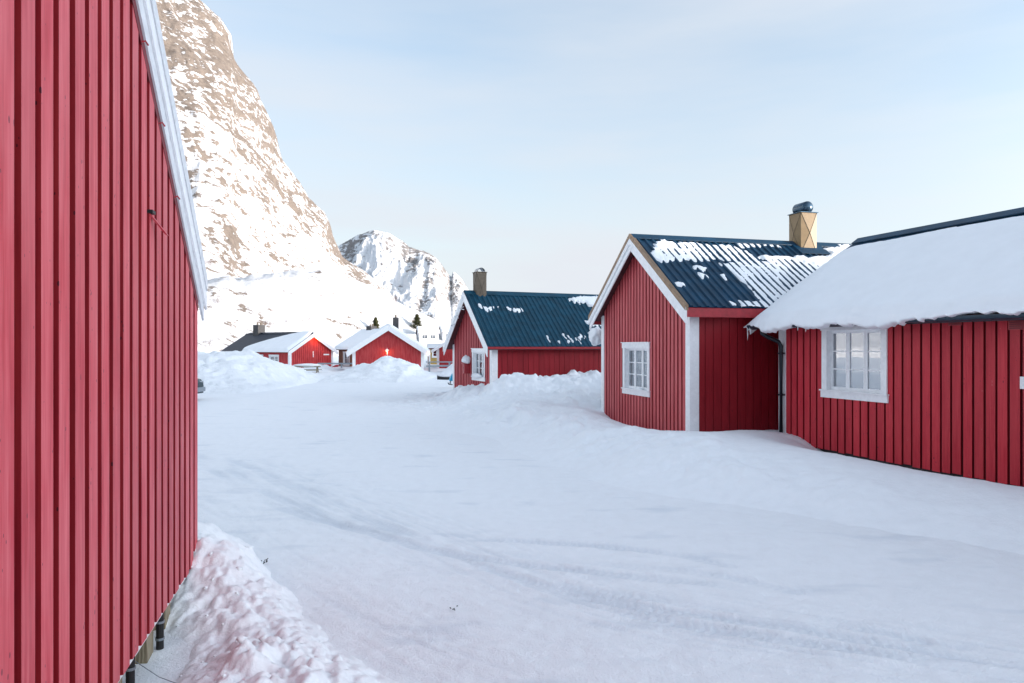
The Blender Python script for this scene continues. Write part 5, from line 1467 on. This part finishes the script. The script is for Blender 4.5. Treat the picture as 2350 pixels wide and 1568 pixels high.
def car():
    o = (-13.54, 25.0); t = thing('parked_car', 'dark car parked behind the near red cabin, only its nose in view', 'car', (o[0], o[1], 0.0), 0.0)
    # side outline, nose to +x
    sec = [(-2.15, 0.35, 0.75), (-2.1, 0.80, 0.80), (-1.5, 0.95, 0.82), (-0.9, 1.38, 0.62), (0.3, 1.42, 0.62), (0.95, 0.98, 0.80), (1.8, 0.86, 0.80), (2.12, 0.68, 0.74), (2.18, 0.36, 0.70)]
    mb = MB(); rings = []
    top = [(x, z, w_) for x, z, w_ in sec]
    xs_ = [-2.18, -2.05, -1.5, -0.95, -0.3, 0.3, 0.95, 1.7, 2.05, 2.18]
    belt = [0.72, 0.86, 0.93, 0.95, 0.96, 0.96, 0.95, 0.86, 0.74, 0.62]
    wd = [0.70, 0.82, 0.87, 0.88, 0.88, 0.88, 0.88, 0.85, 0.78, 0.66]
    for x, bz, ww in zip(xs_, belt, wd):
        rings.append([(x, -ww, 0.24), (x, -ww - 0.02, 0.5), (x, -ww * 0.97, bz), (x, -ww * 0.6, bz + 0.03), (x, ww * 0.6, bz + 0.03), (x, ww * 0.97, bz), (x, ww + 0.02, 0.5), (x, ww, 0.24)])
    for a, b in zip(rings[:-1], rings[1:]):
        for k_ in range(8): mb.quad(a[k_], a[(k_ + 1) % 8], b[(k_ + 1) % 8], b[k_])
    for rg in (rings[0], rings[-1]):
        k = len(mb.v); mb.v += rg; mb.f.append(tuple(range(k, k + 8)))
    body = mb.build('body', M['car'], t, smooth=False)
    mb = MB(); cab = [(-1.75, 0.95, 0.80), (-1.2, 1.40, 0.60), (0.2, 1.43, 0.60), (0.95, 0.97, 0.80)]
    rg = [[(x, -w_, z if i in (1, 2) else z) for (x, z, w_) in [c]] for i, c in enumerate(cab)]
    L_ = [(x, -w_, z) for x, z, w_ in cab]; R_ = [(x, w_, z) for x, z, w_ in cab]
    for i in range(3): mb.quad(L_[i], L_[i + 1], R_[i + 1], R_[i])
    mb.quad(*L_); mb.quad(*R_)
    mb.build('windows', M['carglass'], t)
    MB().box(-1.15, 0.18, -0.59, 0.59, 1.425, 1.45).build('roof', M['car'], t)
    for sx in (-1.35, 1.35):
        for sy in (-0.82, 0.82):
            w_ = MB().tube([(sx, sy - 0.1, 0.31), (sx, sy + 0.1, 0.31)], 0.31, 20).build('wheel', M['black'], t)
            MB().tube([(sx, sy - 0.11, 0.31), (sx, sy + 0.11, 0.31)], 0.19, 14).build('rim', M['zinc'], w_)
    MB().box(2.08, 2.24, -0.72, 0.72, 0.30, 0.46).build('bumper', M['zinc'], t, bevel=0.02)
    for sy in (-0.55, 0.55): MB().box(2.02, 2.17, sy - 0.16, sy + 0.16, 0.54, 0.68).build('headlight', M['chrome'], t, bevel=0.02)
    MB().box(0.9, 1.0, -1.02, -0.86, 0.95, 1.08).build('mirror', M['car'], t, bevel=0.02)
    blob('car_snow', o[0] - 0.5, o[1], 1.47, 0.95, 0.62, 0.10, M['roofsnow'], 'snow on the roof of the parked dark car', 'snow', 51)
car()
# black scraps lying on the snow
for i, (px, py, s_) in enumerate(((605, 1288, 1.0), (1040, 1388, 0.4))):
    o = PZ(px, py, 0.03); rr = random.Random(i)
    mb = MB()
    for k_ in range(int(9 * s_) + 1):
        a = Vector((rr.gauss(0, 0.018), rr.gauss(0, 0.03), 0.0)); b = a + Vector((rr.uniform(-.014, .014), rr.uniform(-.02, .02), rr.uniform(0, 0.012)))
        mb.tube([a, b], 0.004, 5)
    t = mb.build('twig_scraps', M['black']); t.location = (o[0], o[1], float(ground_z(np.array([o[0]]), np.array([o[1]]))[0]) + (0.012 if i else 0.02))
    tag(t, ['cluster of dark twig scraps on the snow near the lumpy bank', 'single tiny dark scrap on the packed snow road'][i], 'twigs')
# thin wire from the post into the snow
a = r  # keep name
w0 = A['root'].matrix_basis @ Vector((-0.01, 1.7, 0.17)); w1 = Vector((w0[0] + 0.42, w0[1] - 0.28, 0.16))
o = MB().tube([w0 - w0, (w1 - w0) * 0.5 + Vector((0, 0, -0.02)), w1 - w0], 0.0025, 5).build('wire', M['zinc']); o.location = w0
tag(o, 'thin grey wire running from the post into the lumpy snow', 'wire')
